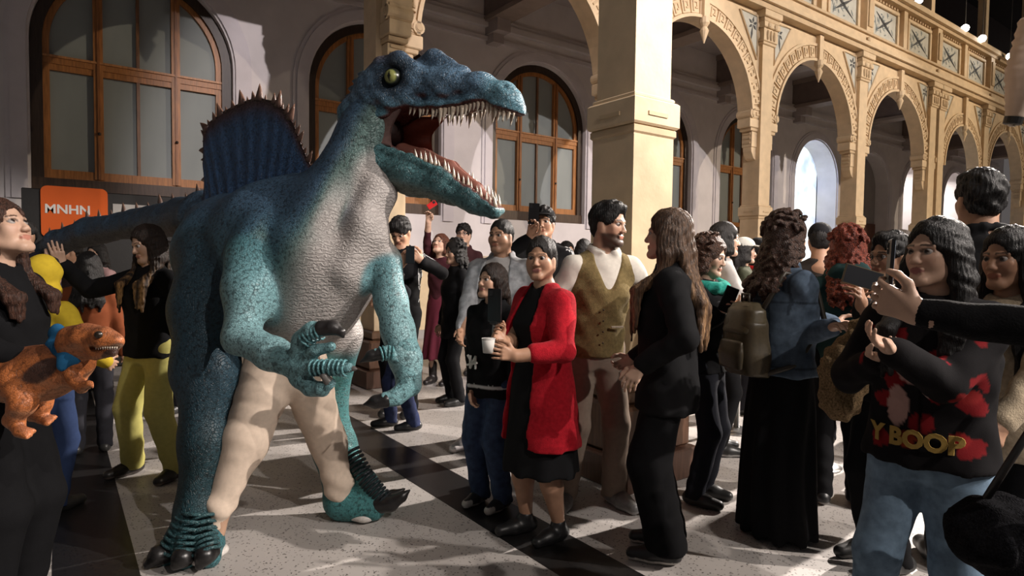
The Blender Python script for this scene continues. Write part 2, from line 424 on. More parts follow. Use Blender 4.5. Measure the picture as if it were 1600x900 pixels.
YW, BAY, WX0, WR, WSILL, WSPR = 10.2, 3.568, .986, 1.215, 2.30, 4.225
HW = 7.0
def bay_wall(cx, sill, r, spr, dep, mb, col=WHITE, n=28):
    'one wall bay with an arched hole, its reveal and its flat face'
    x0, x1 = cx-BAY/2, cx+BAY/2
    arc = [(cx+r, sill)]+[(cx+r*math.cos(PI*i/n), spr+r*math.sin(PI*i/n)) for i in range(n+1)]+[(cx-r, sill)]
    V = []; Fc = []
    out = []
    for (x, z) in arc:
        dx, dz = x-cx, z-spr
        if z <= spr: out.append((x1 if dx > 0 else x0, z))
        else:
            t = min((BAY/2)/max(abs(dx), 1e-6), (HW-spr)/max(dz, 1e-6)); out.append((cx+dx*t, spr+dz*t))
    m = len(arc)
    for (x, z), (ox, oz) in zip(arc, out): V += [(x, YW, z), (ox, YW, oz), (x, YW+dep, z)]
    for i in range(m-1):
        a, b = i*3, i*3+3
        Fc.append([a, b, b+1, a+1][::-1]); Fc.append([a, a+2, b+2, b])
    k = len(V); V += [(x0, YW, HW), (x1, YW, HW)]
    # fill top corners
    for i in range(m-1):
        (ax, az), (bx, bz) = out[i], out[i+1]
        if az < HW-1e-4 and abs(bz-HW) < 1e-4 and ax > cx: Fc.append([i*3+1, i*3+4, k+1][::-1])
        if abs(az-HW) < 1e-4 and bz < HW-1e-4: Fc.append([i*3+1, i*3+4, k][::-1])
    mb.add(V, Fc, col)
    if sill > 0:
        mb.add([(x0, YW, 0), (x1, YW, 0), (x1, YW, sill), (x0, YW, sill)], [[0, 1, 2, 3]], col)
        mb.add([(cx-r, YW, sill), (cx+r, YW, sill), (cx+r, YW+dep, sill), (cx-r, YW+dep, sill)], [[0, 1, 2, 3]], col)
wall = MB()
NB = range(-2, 10)
SPEC = {5: (0, 1.22, 4.0, .62), 6: (0, 1.22, 4.0, .5), 7: (0, 1.22, 4.0, 1.6), 8: (0, 1.22, 4.0, 1.6), 9: (0, 1.22, 4.0, 1.6)}
for k in NB:
    s = SPEC.get(k, (WSILL-.05, WR, WSPR, .34)); bay_wall(WX0+BAY*k, s[0], s[1], s[2], s[3], wall)
wl = wall.build('wall_back', 'plaster'); struct(wl, 'white plaster wall with tall arched windows', 'wall')
bk = MB(); bk.box((-6.5, YW+1.95, -.1), (36, YW+2.1, 7.2), (.5, .47, .46)); o = bk.build('wall_recess', 'plaster'); struct(o, 'plain wall closing the alcoves behind the arches', 'wall')
# archivolts round each opening, cornice lines, cream dado and base
for k in NB:
    cx = WX0+BAY*k; s = SPEC.get(k, (WSILL-.05, WR, WSPR, .34)); mb = MB()
    c = (.62, .59, .62)
    mb.ring(cx, s[2], s[1]+.03, s[1]+.20, YW-.045, YW+.02, n=28, col=c)
    mb.ring(cx, s[2], s[1]+.20, s[1]+.26, YW-.025, YW+.02, n=28, col=c)
    for sg in (-1, 1):
        a, b2 = sorted((cx+sg*(s[1]+.03), cx+sg*(s[1]+.20))); mb.box((a, YW-.045, max(s[0]-.1, 0)), (b2, YW+.02, s[2]), c)
        a, b2 = sorted((cx+sg*(s[1]+.20), cx+sg*(s[1]+.26))); mb.box((a, YW-.025, max(s[0]-.1, 0)), (b2, YW+.02, s[2]), c)
    mb.build('window_surround', 'plaster', wl)
mb = MB()
mb.box((-6.5, YW-.05, 5.62), (34, YW+.02, 5.70), (.55, .52, .53)); mb.box((-6.5, YW-.11, 5.86), (34, YW+.02, 5.97), (.58, .55, .55)); mb.box((-6.5, YW-.07, 5.97), (34, YW+.02, 6.06), (.55, .52, .53))
mb.build('cornice_moulding', 'plaster', wl)
mb = MB(); mb.box((-6.5, YW-.03, 0.14), (16.9, YW+.02, 1.45), (.66, .53, .34)); mb.box((-6.5, YW-.05, 1.45), (16.9, YW+.02, 1.52), (.5, .42, .32))
o = mb.build('trim_1', 'paint'); struct(o, 'cream painted dado along the foot of the window wall', 'trim')
mb = MB(); mb.box((-6.5, YW-.07, 0), (16.9, YW+.02, .16), (.33, .31, .30)); o = mb.build('baseboard_back', 'paint'); struct(o, 'grey stone baseboard below the cream dado', 'baseboard')

# ---- windows
WOOD, WOODD = (.36, .15, .045), (.035, .022, .016)
def arch_poly(x0, x1, z0, r, zc, n=10):
    'polygon under an arc of radius r about (0,zc) between x0 and x1, ccw from -y'
    P = [(x0, z0), (x1, z0)]
    for i in range(n+1):
        x = x1+(x0-x1)*i/n; P.append((x, zc+math.sqrt(max(r*r-x*x, .0001))))
    return [p for i, p in enumerate(P) if i == 0 or (abs(p[0]-P[i-1][0])+abs(p[1]-P[i-1][1])) > 1e-4]
def window(k, name, label):
    cx = WX0+BAY*k; root = thing(name, label, 'window', (cx, YW+.20, 0), kind='structure')
    r = WR-.005; z0 = WSILL
    ms = WINM
    if not ms:
        f = MB()                                   # outer dark frame
        f.ring(0, WSPR, r-.13, r, -.10, .10, n=32, col=WOODD)
        for sg in (-1, 1):
            a, b2 = sorted((sg*(r-.13), sg*r)); f.box((a, -.10, z0), (b2, .10, WSPR), WOODD)
        f.box((-r, -.12, z0-.04), (r, .10, z0+.14), (.06, .035, .022))
        ms['outer_frame'] = f.mesh('outer_frame', 'wood')
        r2 = r-.13
        f = MB(); f.ring(0, WSPR, r2-.075, r2, -.05, .05, n=32, col=WOOD)
        for sg in (-1, 1):
            a, b2 = sorted((sg*(r2-.075), sg*r2)); f.box((a, -.05, z0+.14), (b2, .05, WSPR), WOOD)
        f.box((-r2, -.05, z0+.14), (r2, .05, z0+.26), WOOD)
        ms['wood_frame'] = f.mesh('wood_frame', 'wood')
        f = MB(); f.box((-r2, -.065, 3.94), (r2, .05, 4.02), WOOD); f.box((-r2, -.085, 4.02), (r2, .05, 4.05), (.42, .19, .07)); f.box((-r2, -.05, 3.86), (r2, .05, 3.94), WOOD)
        ms['transom'] = f.mesh('transom', 'wood')
        zt = WSPR+math.sqrt((r2-.03)**2-.47**2)
        f = MB(); f.box((-.055, -.07, z0+.16), (.055, .05, zt), WOOD); f.box((-.014, -.09, z0+.16), (.014, .05, zt), (.28, .11, .035))
        ms['mullion'] = f.mesh('mullion', 'wood')
        zt = WSPR+r2-.03
        f = MB(); f.box((-.02, -.045, z0+.16), (.02, .05, zt), (.20, .10, .05)); ms['glazing_bar'] = f.mesh('glazing_bar', 'wood')
        f = MB(); f.ball((0, -.10, 0), .022, (.03, .02, .015), 8, 6); f.tube([(0, -.06, 0), (0, -.10, 0)], .009, (.03, .02, .015), 6); ms['knob'] = f.mesh('knob', 'hard', True)
        ex = [(-(r2-.06), -.47+.05), (-.47-.0, -.01), (.01, .47), (.42, r2-.06)]
        ex = [(-(r2-.05), -.50), (-.44, -.015), (.015, .44), (.50, r2-.05)]
        for i, (a, b2) in enumerate(ex):
            f = MB(); f.box((a, .0, z0+.2), (b2, .012, 3.88)); ms['pane%d' % i] = f.mesh('pane', 'frosted_glass')
            f = MB(); f.prism(arch_poly(a, b2, 4.03, r2-.04, WSPR), 0, .012); ms['pane%d' % (i+4)] = f.mesh('pane', 'frosted_glass')
    for nm in ('outer_frame', 'wood_frame', 'transom', 'glazing_bar'): link(nm, ms[nm], root)
    for sg in (-1, 1):
        m_ = link('mullion', ms['mullion'], root, (sg*.47, 0, 0)); link('knob', ms['knob'], m_, (0, 0, 3.08))
    for i in range(8): link('pane', ms['pane%d' % i], root)
WINM = {}
for k, nm, lb in [(-1, 'window_6', 'arched wooden window at the left edge of the wall'), (0, 'window_1', 'arched wooden window behind the dinosaur tail and sail'), (1, 'window_2', 'arched wooden window behind the dinosaur neck'),
                  (2, 'window_3', 'arched wooden window behind the dinosaur snout'), (3, 'window_4', 'arched wooden window just right of the big front pillar'), (4, 'window_5', 'arched wooden window seen through the first arcade arch')]:
    window(k, nm, lb)
# the alcoves further along
cx = WX0+BAY*5
mb = MB(); mb.box((cx-1.20, YW+.64, .02), (cx+1.20, YW+.68, 5.2)); o = mb.build('projection_screen', 'projected_landscape'); tag(o, 'bright screen showing a pale landscape inside the blue alcove', 'screen')
l = bpy.data.lights.new('alcove_lamp', 'AREA'); lo = bpy.data.objects.new('alcove_lamp', l); COL.objects.link(lo); l.energy = 22; l.size = .4; l.color = (.6, .72, 1); lo.location = (cx-.3, YW+.3, 4.9)
cx = WX0+BAY*6
mb = MB(); mb.box((cx-1.2, YW+.42, 0), (cx+1.2, YW+.5, 5.4), (.30, .28, .27)); o = mb.build('wall_panel', 'plaster'); struct(o, 'dark grey panel filling the arch above the brown door', 'wall')
d = thing('door_1', 'reddish brown double door in the dark arch', 'door', (cx, YW+.36, 0), kind='structure')
for sg in (-1, 1):
    m_ = MB(); a, b2 = sorted((sg*.01, sg*1.15)); m_.box((a, 0, 0), (b2, .06, 2.9), (.11, .04, .025)); q = m_.build('door_leaf', 'wood', d)
    for z in (.2, 1.1, 2.0): m2 = MB(); m2.box((a+.15, -.02, z), (b2-.15, .0, z+.75), (.12, .045, .028)); m2.build('door_panel', 'wood', q)
for k in (7, 8, 9):
    l = bpy.data.lights.new('alcove_lamp', 'AREA'); lo = bpy.data.objects.new('alcove_lamp', l); COL.objects.link(lo); l.energy = 80; l.size = .8; l.color = (1, .92, .85); lo.location = (WX0+BAY*k, YW+.9, 5.0)

# ---- gallery ceiling and beams
mb = MB(); mb.box((-6.5, 7.02, 6.75), (34, YW+2, 6.9), (.42, .39, .39)); o = mb.build('ceiling', 'plaster'); struct(o, 'grey ceiling over the side gallery', 'ceiling')
AY, AX0, PW = 6.6, 10.24, .34
for i, k in enumerate(range(-3, 7)):
    x = AX0+BAY*k
    b_ = thing('beam', 'dark brown boxed ceiling beam above the gallery, number %s from the left' % ['one', 'two', 'three', 'four', 'five', 'six', 'seven', 'eight', 'nine', 'ten'][i], 'beam', (x, 0, 0), kind='structure')
    m_ = MB(); m_.box((0, 6.9, 6.02), (.36, YW+.1, 6.75), BEAMC, ); m_.build('girder', 'paint', b_)
    m_ = MB(); m_.box((-.05, 6.9, 5.94), (.41, YW+.1, 6.03), (.24, .19, .16)); m_.box((-.03, 6.9, 6.62), (.39, YW+.1, 6.76), (.26, .21, .18)); m_.build('moulding', 'paint', b_)
    m_ = MB(); m_.box((.03, YW-.42, 5.72), (.33, YW+.05, 5.95), (.36, .32, .31)); m_.box((.06, YW-.24, 5.55), (.30, YW+.05, 5.72), (.36, .32, .31)); m_.build('corbel', 'plaster', b_)
mb = MB(); mb.box((-6.5, 8.2, 6.45), (34, 8.45, 6.76), (.20, .16, .14)); o = mb.build('trim_2', 'paint'); struct(o, 'long dark ceiling beam running down the gallery', 'trim')

# ---- pillars
def pillar_meshes(wd):
    P = {}; h = wd/2
    def sq(mb, z0, z1, e, c, b=.01): mb.box((-h-e, -h-e, z0), (h+e, h+e, z1), c, b)
    m_ = MB(); sq(m_, 2.46, 5.36, 0, CREAM, .004); P['shaft'] = m_.mesh('shaft', 'paint')
    m_ = MB(); sq(m_, .62, 2.26, .018, CREAM, .004); P['lower_shaft'] = m_.mesh('lower_shaft', 'paint')
    m_ = MB(); sq(m_, 2.24, 2.30, .03, CREAM2, .012); sq(m_, 2.30, 2.47, .045, CREAM, .012); sq(m_, 2.47, 2.50, .02, CREAM, .008)
    for sg in (-1, 1): m_.box((-.09, sg*(h+.045)-.008, 2.36), (.09, sg*(h+.045)+.008, 2.385), CREAM2); m_.box((sg*(h+.045)-.008, -.09, 2.36), (sg*(h+.045)+.008, .09, 2.385), CREAM2)
    P['band'] = m_.mesh('band', 'paint')
    m_ = MB()
    for z0, z1, e in ((5.34, 5.39, .03), (5.39, 5.62, .045), (5.62, 5.72, .075), (5.72, 5.80, .06), (5.80, 5.92, .10)): sq(m_, z0, z1, e, CREAM if e != .06 else CREAM2, .012)
    for sg in (-1, 1):
        for t in (-.1, .1):
            m_.ball((t, sg*(h+.06), 5.66), (.055, .05, .055), CREAM, 8, 6); m_.ball((sg*(h+.06), t, 5.66), (.05, .055, .055), CREAM, 8, 6)
        for t in (-.1, 0, .1):
            m_.ball((t, sg*(h+.05), 5.50), (.035, .03, .09), CREAM2, 8, 6); m_.ball((sg*(h+.05), t, 5.50), (.03, .035, .09), CREAM2, 8, 6)
    P['capital'] = m_.mesh('capital', 'paint')
    m_ = MB(); sq(m_, 0, .20, .17, (.09, .045, .03), .01); sq(m_, .20, .52, .12, (.12, .06, .035), .02); sq(m_, .52, .62, .06, (.15, .085, .05), .02)
    P['plinth'] = m_.mesh('plinth', 'wood')
    return P
PM = pillar_meshes(PW)
# scroll bracket under the springing of an arch, standing out towards +x from the pillar side at x=0
def bracket_mesh():
    m_ = MB(); m_.box((0, -.13, 3.86), (.26, .13, 4.02), CREAM, .012); m_.box((0, -.115, 3.80), (.21, .115, 3.86), CREAM2, .01)
    m_.box((0, -.10, 3.52), (.15, .10, 3.80), CREAM, .012)
    m_.prism([(0, 3.30), (.06, 3.33), (.13, 3.45), (.14, 3.54), (0, 3.54)], -.085, .085, CREAM)
    for z in (3.58, 3.66, 3.74): m_.box((.14, -.07, z), (.165, .07, z+.04), CREAM2, .006)
    m_.tube([(.20, -.15, 4.10), (.20, .15, 4.10)], .075, CREAM, 14); m_.tube([(.20, -.165, 4.10), (.20, .165, 4.10)], .035, CREAM2, 12)
    m_.box((0, -.12, 4.02), (.24, .12, 4.2), CREAM, .01)
    for y in (-.13, .13): m_.ball((.20, y*1.12, 4.10), (.055, .02, .055), CREAM2, 10, 6)
    return m_.mesh('bracket', 'paint')
BRM = bracket_mesh()
def pillar(x, y, label, brackets=(), cap=True):
    p = thing('pillar', label, 'pillar', (x, y, 0), kind='structure')
    for nm in ('shaft', 'lower_shaft', 'band', 'capital', 'plinth'): link(nm, PM[nm], p)
    for a in brackets:
        q = link('bracket', BRM, p, (PW/2*math.cos(a), PW/2*math.sin(a), 0)); q.rotation_euler = (0, 0, a)
    return p
ORD = {-3: 'cream pillar of the arcade beyond the left edge', -2: 'cream pillar with a scroll bracket behind the dinosaur head', -1: 'cream arcade pillar hidden behind the big front pillar', 0: 'first slim cream arcade pillar right of the big front pillar',
       1: 'second slim cream arcade pillar, beside the blue alcove', 2: 'third slim cream arcade pillar, beside the brown door', 3: 'fourth arcade pillar, where a white alcove begins', 4: 'fifth arcade pillar, far at the right', 5: 'sixth arcade pillar, far at the right edge', 6: 'last arcade pillar, beyond the right edge'}
PX = {k: AX0+BAY*k+PW/2 for k in range(-3, 7)}
PX[-2] = 2.90+PW/2
PYC = AY+PW/2
for k in range(-2, 7):
    pillar(PX[k], PYC, ORD[k], (0, -PI/2) if k == -2 else (0, PI))
pillar(AX0+BAY*2+PW/2+.52, PYC, 'slim cream pillar doubling the third arcade pillar')
P0 = pillar(2.97+PW/2, 2.80+PW/2, 'big cream pillar in front, between the capped man and the man in the vest', (PI/2,))
# ---- arches of the arcade
fb = MB(); fb.box((-.075, -.03, -.11), (.075, .0, .11), CREAM, .008); fb.box((-.05, -.045, -.08), (-.025, -.025, .08), CREAM2); fb.box((-.05, -.045, .055), (.05, -.025, .08), CREAM2); fb.box((.025, -.045, -.04), (.05, -.025, .08), CREAM2); fb.box((-.0, -.045, -.04), (.05, -.025, -.015), CREAM2); FRET = fb.mesh('fret_block', 'paint')
TILEW, TILEK = (.50, .50, .45), (.05, .055, .06)
def arch(xa, xb, label, axis='x', y=PYC, frets=True):
    'arch between pillar faces xa and xb'
    cx = (xa+xb)/2; hw = (xb-xa)/2; r = hw-.20; spr = 4.02
    root = thing('arch', label, 'arch', (cx, y, 0), kind='structure') if axis == 'x' else thing('arch', label, 'arch', (y, cx, 0), PI/2, kind='structure')
    top = 5.92
    mb = MB(); n = 30
    A = [(r*math.cos(PI*i/n), spr+r*math.sin(PI*i/n)) for i in range(n+1)]
    O = []
    for (x, z) in A:
        dz = z-spr; t = min(hw/max(abs(x), 1e-6), (top-spr)/max(dz, 1e-6)); O.append((x*t, spr+dz*t))
    for i in range(n):
        P = [A[i], O[i], O[i+1], A[i+1]]
        mb.prism(P[::-1] if False else [A[i+1], A[i], O[i], O[i+1]], -.10, .10, CREAM)
        if abs(O[i][0]) > hw-1e-4 and abs(O[i+1][1]-top) < 1e-4 and O[i][1] < top-1e-3: mb.prism([O[i], (math.copysign(hw, O[i][0]), top), O[i+1]], -.10, .10, CREAM)
        if abs(O[i+1][0]) > hw-1e-4 and abs(O[i][1]-top) < 1e-4 and O[i+1][1] < top-1e-3: mb.prism([O[i+1], O[i], (math.copysign(hw, O[i+1][0]), top)], -.10, .10, CREAM)
    mb.build('spandrel_wall', 'paint', root)
    mb = MB(); mb.ring(0, spr, r-.02, r+.03, -.15, .15, n=36, col=CREAM); mb.ring(0, spr, r+.27, r+.32, -.135, .0, n=36, col=CREAM); mb.build('arch_ring', 'paint', root)
    if frets:
        N = 21
        for i in range(N):
            a = PI*(i+.5)/N
            q = link('fret_block', FRET, root, ((r+.15)*math.cos(a), -.10, spr+(r+.15)*math.sin(a))); q.rotation_euler = (0, -a+PI/2, 0); q.scale = (1.25, 1, 1)
    for sg in (-1, 1):                              # tiled triangle in the spandrel
        T = [(sg*(hw-.10), top-.10), (sg*(hw-.62), top-.10), (sg*(hw-.10), top-.85)]
        if sg > 0: T = [T[0], T[1], T[2]]
        else: T = [T[0], T[2], T[1]]
        m_ = MB(); m_.prism(T, -.112, -.09, TILEW); q = m_.build('spandrel_tile', 'paint', root)
        m_ = MB(); c0 = np.array((sg*(hw-.24), top-.27))
        for an in (20, 80, 150, 215, 262, 320):
            a = math.radians(an); L = .13 if an != 262 else .3
            d_ = np.array((math.cos(a)*sg, math.sin(a))); p_ = np.array((-d_[1], d_[0]))
            pts = [c0+d_*.02, c0+d_*L*.55+p_*.026, c0+d_*L, c0+d_*L*.55-p_*.026]
            ar = sum(pts[i][0]*pts[(i+1) % 4][1]-pts[(i+1) % 4][0]*pts[i][1] for i in range(4))
            m_.prism([tuple(p) for p in (pts if ar > 0 else pts[::-1])], -.118, -.112, TILEK)
        m_.build('leaf_motif', 'paint', q)
        m_ = MB(); m_.tube([(t[0], -.115, t[1]) for t in T]+[(T[0][0], -.115, T[0][1])], .022, CREAM, 6); m_.build('tile_frame', 'paint', root)
    m_ = MB(); m_.box((-.07, -.19, spr+r-.02), (.07, -.08, top), CREAM, .01); m_.tube([(0, -.14, spr+r+.0), (0, -.14, spr+r-.10), (0, -.14, spr+r-.16), (0, -.14, spr+r-.22), (0, -.14, spr+r-.42)], [.08, .085, .045, .075, .008], CREAM, 10)
    m_.build('pendant', 'paint', root)
    return root
AL = {-3: 'arch above the dinosaur, mostly over the top edge', -2: 'arch between the dinosaur head and the big front pillar', -1: 'nearest full arch right of the big front pillar', 0: 'arch over the blue lit alcove', 1: 'arch over the brown door', 2: 'small far arch over the white alcoves', 3: 'far arch at the right with dark beams', 4: 'far arch near the right edge', 5: 'last arch beyond the right edge'}
for k in range(-2, 6):
    a = PX[k]+PW/2
    if k == 2: a += .52
    arch(a, PX[k+1]-PW/2, AL[k], frets=(-2 <= k <= 3))
arch(2.80+PW, AY, 'arch running from the big front pillar back to the arcade', 'y', PX[-2], frets=False)
# ---- entablature, balcony front with tile panels, upper storey
mb = MB(); x0, x1 = PX[-3]-3, PX[6]+3
mb.box((x0, AY-.10, 5.92), (x1, AY+.45, 6.02), CREAM2); mb.box((x0, AY-.16, 6.02), (x1, AY+.45, 6.10), CREAM); mb.box((x0, AY-.04, 6.10), (x1, AY+.40, 6.30), CREAM); mb.box((x0, AY-.09, 6.30), (x1, AY+.40, 6.35), CREAM2)
mb.box((x0, AY+.06, 6.35), (x1, AY+.40, 7.30), CREAM); mb.box((x0, AY-.10, 7.22), (x1, AY+.45, 7.30), CREAM2); mb.box((x0, AY-.18, 7.30), (x1, AY+.45, 7.42), CREAM)
ent = mb.build('trim_3', 'paint'); struct(ent, 'cream cornice and balcony front above the arcade arches', 'trim')
pm = MB(); pm.box((-.55, -.02, -.30), (.55, .0, .30), TILEW)
for i in range(26):
    x = random.uniform(-.5, .5); z = random.uniform(-.25, .25); a = random.uniform(0, PI); L = random.uniform(.04, .09)
    d_ = np.array((math.cos(a), math.sin(a))); p_ = np.array((-d_[1], d_[0])); c0 = np.array((x, z)); 
    pm.prism([tuple(c0-d_*L), tuple(c0-p_*.018), tuple(c0+d_*L), tuple(c0+p_*.018)], -.026, -.02, (.20, .24, .25))
for sg in (-1, 1):
    d_ = unit((1, sg*.5)); p_ = np.array((-d_[1], d_[0])); pm.prism([tuple(-d_*.45), tuple(-p_*.035), tuple(d_*.45), tuple(p_*.035)], -.034, -.026, TILEK)
PANEL = pm.mesh('tile_panel', 'paint')
pf = MB()
for (a, b2) in (((-.64, -.06, .32), (.64, .02, .40)), ((-.64, -.06, -.40), (.64, .02, -.32)), ((-.64, -.06, -.32), (-.56, .02, .32)), ((.56, -.06, -.32), (.64, .02, .32))): pf.box(a, b2, CREAM, .012)
PFR = pf.mesh('panel_frame', 'paint')
dn = MB()
for i in range(9): dn.box((-.56+i*.135, -.05, .42), (-.50+i*.135, .02, .50), CREAM2)
DEN = dn.mesh('dentil_row', 'paint')
post = MB(); post.box((-.13, -.14, 6.35), (.13, .05, 7.22), CREAM, .01); post.box((-.09, -.17, 6.45), (.09, -.13, 7.1), CREAM2, .01); post.ball((0, -.13, 6.2), (.06, .03, .06), CREAM2, 10, 6); POST = post.mesh('balcony_post', 'paint')
mid = MB(); mid.box((-.09, -.10, 6.35), (.09, .05, 7.22), CREAM, .01); mid.ball((-.14, -.05, 6.2), (.055, .03, .055), CREAM2, 10, 6); mid.ball((.14, -.05, 6.2), (.055, .03, .055), CREAM2, 10, 6); MID = mid.mesh('balcony_pilaster', 'paint')
up = MB(); up.box((-.10, -.10, 7.42), (.10, .10, 10.4), CREAM, .01); up.box((-.14, -.14, 8.9), (.14, .14, 9.1), CREAM, .01); UPM = up.mesh('upper_post', 'paint')
for k in range(-1, 7):
    link('balcony_post', POST, ent, (PX[k], AY+.06, 0)); link('upper_post', UPM, ent, (PX[k], AY+.2, 0))
    if k < 6:
        c = (PX[k]+PX[k+1])/2; link('balcony_pilaster', MID, ent, (c, AY+.06, 0))
        for sg in (-1, 1):
            q = link('tile_panel', PANEL, ent, (c+sg*BAY/4*.98, AY+.06, 6.74)); link('panel_frame', PFR, q); link('dentil_row', DEN, q)
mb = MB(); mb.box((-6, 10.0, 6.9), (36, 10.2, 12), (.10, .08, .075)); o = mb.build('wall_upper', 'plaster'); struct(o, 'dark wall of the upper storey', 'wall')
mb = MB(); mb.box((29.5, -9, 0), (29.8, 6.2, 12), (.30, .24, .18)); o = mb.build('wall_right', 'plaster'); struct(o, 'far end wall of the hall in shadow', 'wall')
mb = MB(); mb.box((3.2, -9, 11.9), (36, 12, 12.1), (.06, .05, .045)); o = mb.build('ceiling_hall', 'plaster'); struct(o, 'dark high ceiling of the main hall', 'ceiling')
# ---- track lights seen at the top right
rail = MB()
LP = [pt(1221, 3, 15), pt(1508, 44, 16), pt(1535, 60, 16.6), pt(1578, 88, 17.4), pt(1436, 0, 16)]
LN = ['small lit spotlight highest, above the tile panels', 'small lit spotlight, left of the close pair', 'small lit spotlight, right of the close pair', 'small lit spotlight nearest the right edge', 'small lit spotlight at the very top edge']
for p, lb in zip(LP, LN):
    t = thing('track_spotlight', lb, 'spotlight', p, group='track spotlights of the hall')
    d_ = unit(EYEP+np.array([0, 0, -1.5])-p)
    m_ = MB(); m_.tube([-d_*.22, -d_*.18, -d_*.0, d_*.02], [.06, .085, .10, .10], (.03, .03, .03), 12); m_.build('housing', 'hard', t, True)
    m_ = MB(); m_.tube([d_*.021, d_*.026], .092, (1, 1, 1), 12); m_.build('lamp', 'lamp_glow', t)
    m_ = MB(); m_.tube([-d_*.1, -d_*.1+np.array([0, 0, .35])], .012, (.03, .03, .03), 6); m_.tube([-d_*.1+np.array([0, 0, .35]), np.array([-.05*d_[0], 0, 11.9-p[2]])], .008, (.03, .03, .03), 6); m_.build('stem', 'hard', t)
# hanging skeleton end at the right edge
a = pt(1584, 186, 6.5); b2 = pt(1628, 30, 6.3)
t = thing('hanging_fossil', 'pale ribbed hanging fossil end with a black cap at the right edge', 'fossil', a)
m_ = MB(); n = 26; m_.tube([(b2-a)*i/n for i in range(n+1)], [(.075+.11*min(1, i/n*2.2))*(1+.06*math.sin(i*2.6)) for i in range(n+1)], (.50, .40, .32), 16); m_.build('ribbed_body', 'plaster', t, True)
d_ = unit(a-b2)
m_ = MB(); m_.tube([d_*-.02, d_*.05, d_*.06], [.085, .085, .06], (.012, .012, .012), 16); m_.build('cap', 'hard', t); m_ = MB(); m_.tube([d_*.06, d_*.075], [.04, .03], (.4, .38, .36), 12); m_.build('bolt', 'metal', t)
m_ = MB(); m_.tube([(b2-a), (b2-a)+np.array([0, 0, 7.5])], .006, (.05, .05, .05), 6); m_.build('wire', 'metal', t)

# ================================================================== the dinosaur costume
BLUE, DEEP, TEAL, LTEAL, BELLY, GREEN = (.042, .085, .140), (.022, .05, .085), (.065, .185, .215), (.20, .355, .38), (.37, .34, .325), (.11, .175, .125)
DROOT = uv(-1.25, 3.3)
dino = thing('dinosaur_costume', 'huge blue and teal walking dinosaur costume with sail and open toothy jaws', 'costume', DROOT)
def dl(px, py, d): return pt(px, py, d)-DROOT
HEAD = unit(UU*.82-VV*.57)
B = Blob()
B.chain([dl(345, 352, 3.85), dl(375, 395, 3.62), dl(440, 390, 3.42), dl(503, 400, 3.22)], [.20, .32, .345, .315], k=.12)
B.chain([dl(425, 470, 3.42), dl(480, 468, 3.25)], [.25, .26], k=.15)
B.chain([dl(470, 335, 3.36), dl(522, 340, 3.22), dl(553, 270, 3.2), dl(574, 208, 3.22), dl(592, 150, 3.22)], [.20, .225, .16, .125, .11], k=.10)
B.chain([dl(596, 262, 3.14), dl(598, 305, 3.10), dl(582, 370, 3.06), dl(556, 430, 3.08)], [.05, .055, .07, .10], k=.07)
B.chain([dl(580, 290, 3.08), dl(565, 350, 3.02), dl(540, 420, 3.0)], [.05, .055, .06], k=.06)
# near leg
B.chain([dl(340, 395, 3.42), dl(328, 480, 3.27), dl(322, 580, 3.14), dl(320, 690, 3.06), dl(308, 790, 3.02)], [.20, .18, .145, .105, .10], k=.08)
B.chain([dl(315, 800, 3.02), dl(322, 850, 2.98)], [.10, .085], k=.06)
for (tx, ty, td) in ((262, 866, 2.93), (290, 872, 2.88), (325, 868, 2.90)):
    B.chain([dl(302, 800, 3.0), dl((302+tx)/2, (808+ty)/2, (3.0+td)/2), dl(tx, ty, td)], [.06, .055, .05], k=.03)
# far leg and slipper
B.chain([dl(500, 450, 3.48), dl(520, 520, 3.52), dl(508, 620, 3.62), dl(522, 700, 3.62), dl(538, 765, 3.52)], [.18, .15, .125, .115, .10], k=.06)
B.chain([dl(536, 784, 3.46), dl(585, 792, 3.42)], [.105, .075], k=.05)
B.chain([dl(548, 715, 3.50), dl(570, 752, 3.46), dl(596, 782, 3.42)], [.045, .055, .05], k=.03)
# near arm
B.chain([dl(425, 375, 3.22), dl(400, 400, 3.08), dl(387, 455, 2.96), dl(377, 525, 2.86)], [.145, .125, .105, .085], k=.07)
B.chain([dl(377, 525, 2.86), dl(425, 553, 2.76), dl(470, 573, 2.68)], [.085, .073, .062], k=.03)
# far arm
B.chain([dl(572, 370, 3.2), dl(600, 410, 3.12), dl(612, 470, 3.06), dl(622, 515, 3.03), dl(634, 560, 3.0), dl(638, 602, 2.98)], [.105, .084, .076, .072, .070, .056], k=.04)
V, Q = B.mesh(.0125, wob(.006, 16, 3))
V = smooth(V, Q, 1); N = normals(V, Q)
P = V+DROOT
cu = P@UU; cv = P@VV; z = P[:, 2]
fwd = N@HEAD; dn = -N[:, 2]
arm = np.zeros(len(V)); 
def near_line(pts, r0, r1):
    d = np.full(len(V), 9.)
    for a, b in zip(pts[:-1], pts[1:]):
        ba = b-a; t = np.clip((V-a)@ba/(ba@ba), 0, 1); d = np.minimum(d, np.linalg.norm(V-a-t[:, None]*ba, axis=1))
    return 1-smoothstep(r0, r1, d)
armm = np.maximum(near_line([dl(395, 415, 3.03), dl(387, 455, 2.96), dl(377, 525, 2.86), dl(425, 553, 2.76), dl(470, 573, 2.68), dl(540, 575, 2.57)], .13, .18),
                  near_line([dl(606, 440, 3.08), dl(622, 515, 3.03), dl(634, 560, 3.0), dl(602, 624, 2.91)], .11, .16))
armm = np.maximum(armm, near_line([dl(470, 573, 2.68), dl(504, 516, 2.60)], .06, .1))
legm = np.maximum(near_line([dl(325, 420, 3.3), dl(317, 580, 3.12), dl(306, 860, 2.95)], .20, .26), near_line([dl(515, 530, 3.55), dl(508, 620, 3.62), dl(540, 790, 3.45), dl(590, 790, 3.4)], .16, .20))
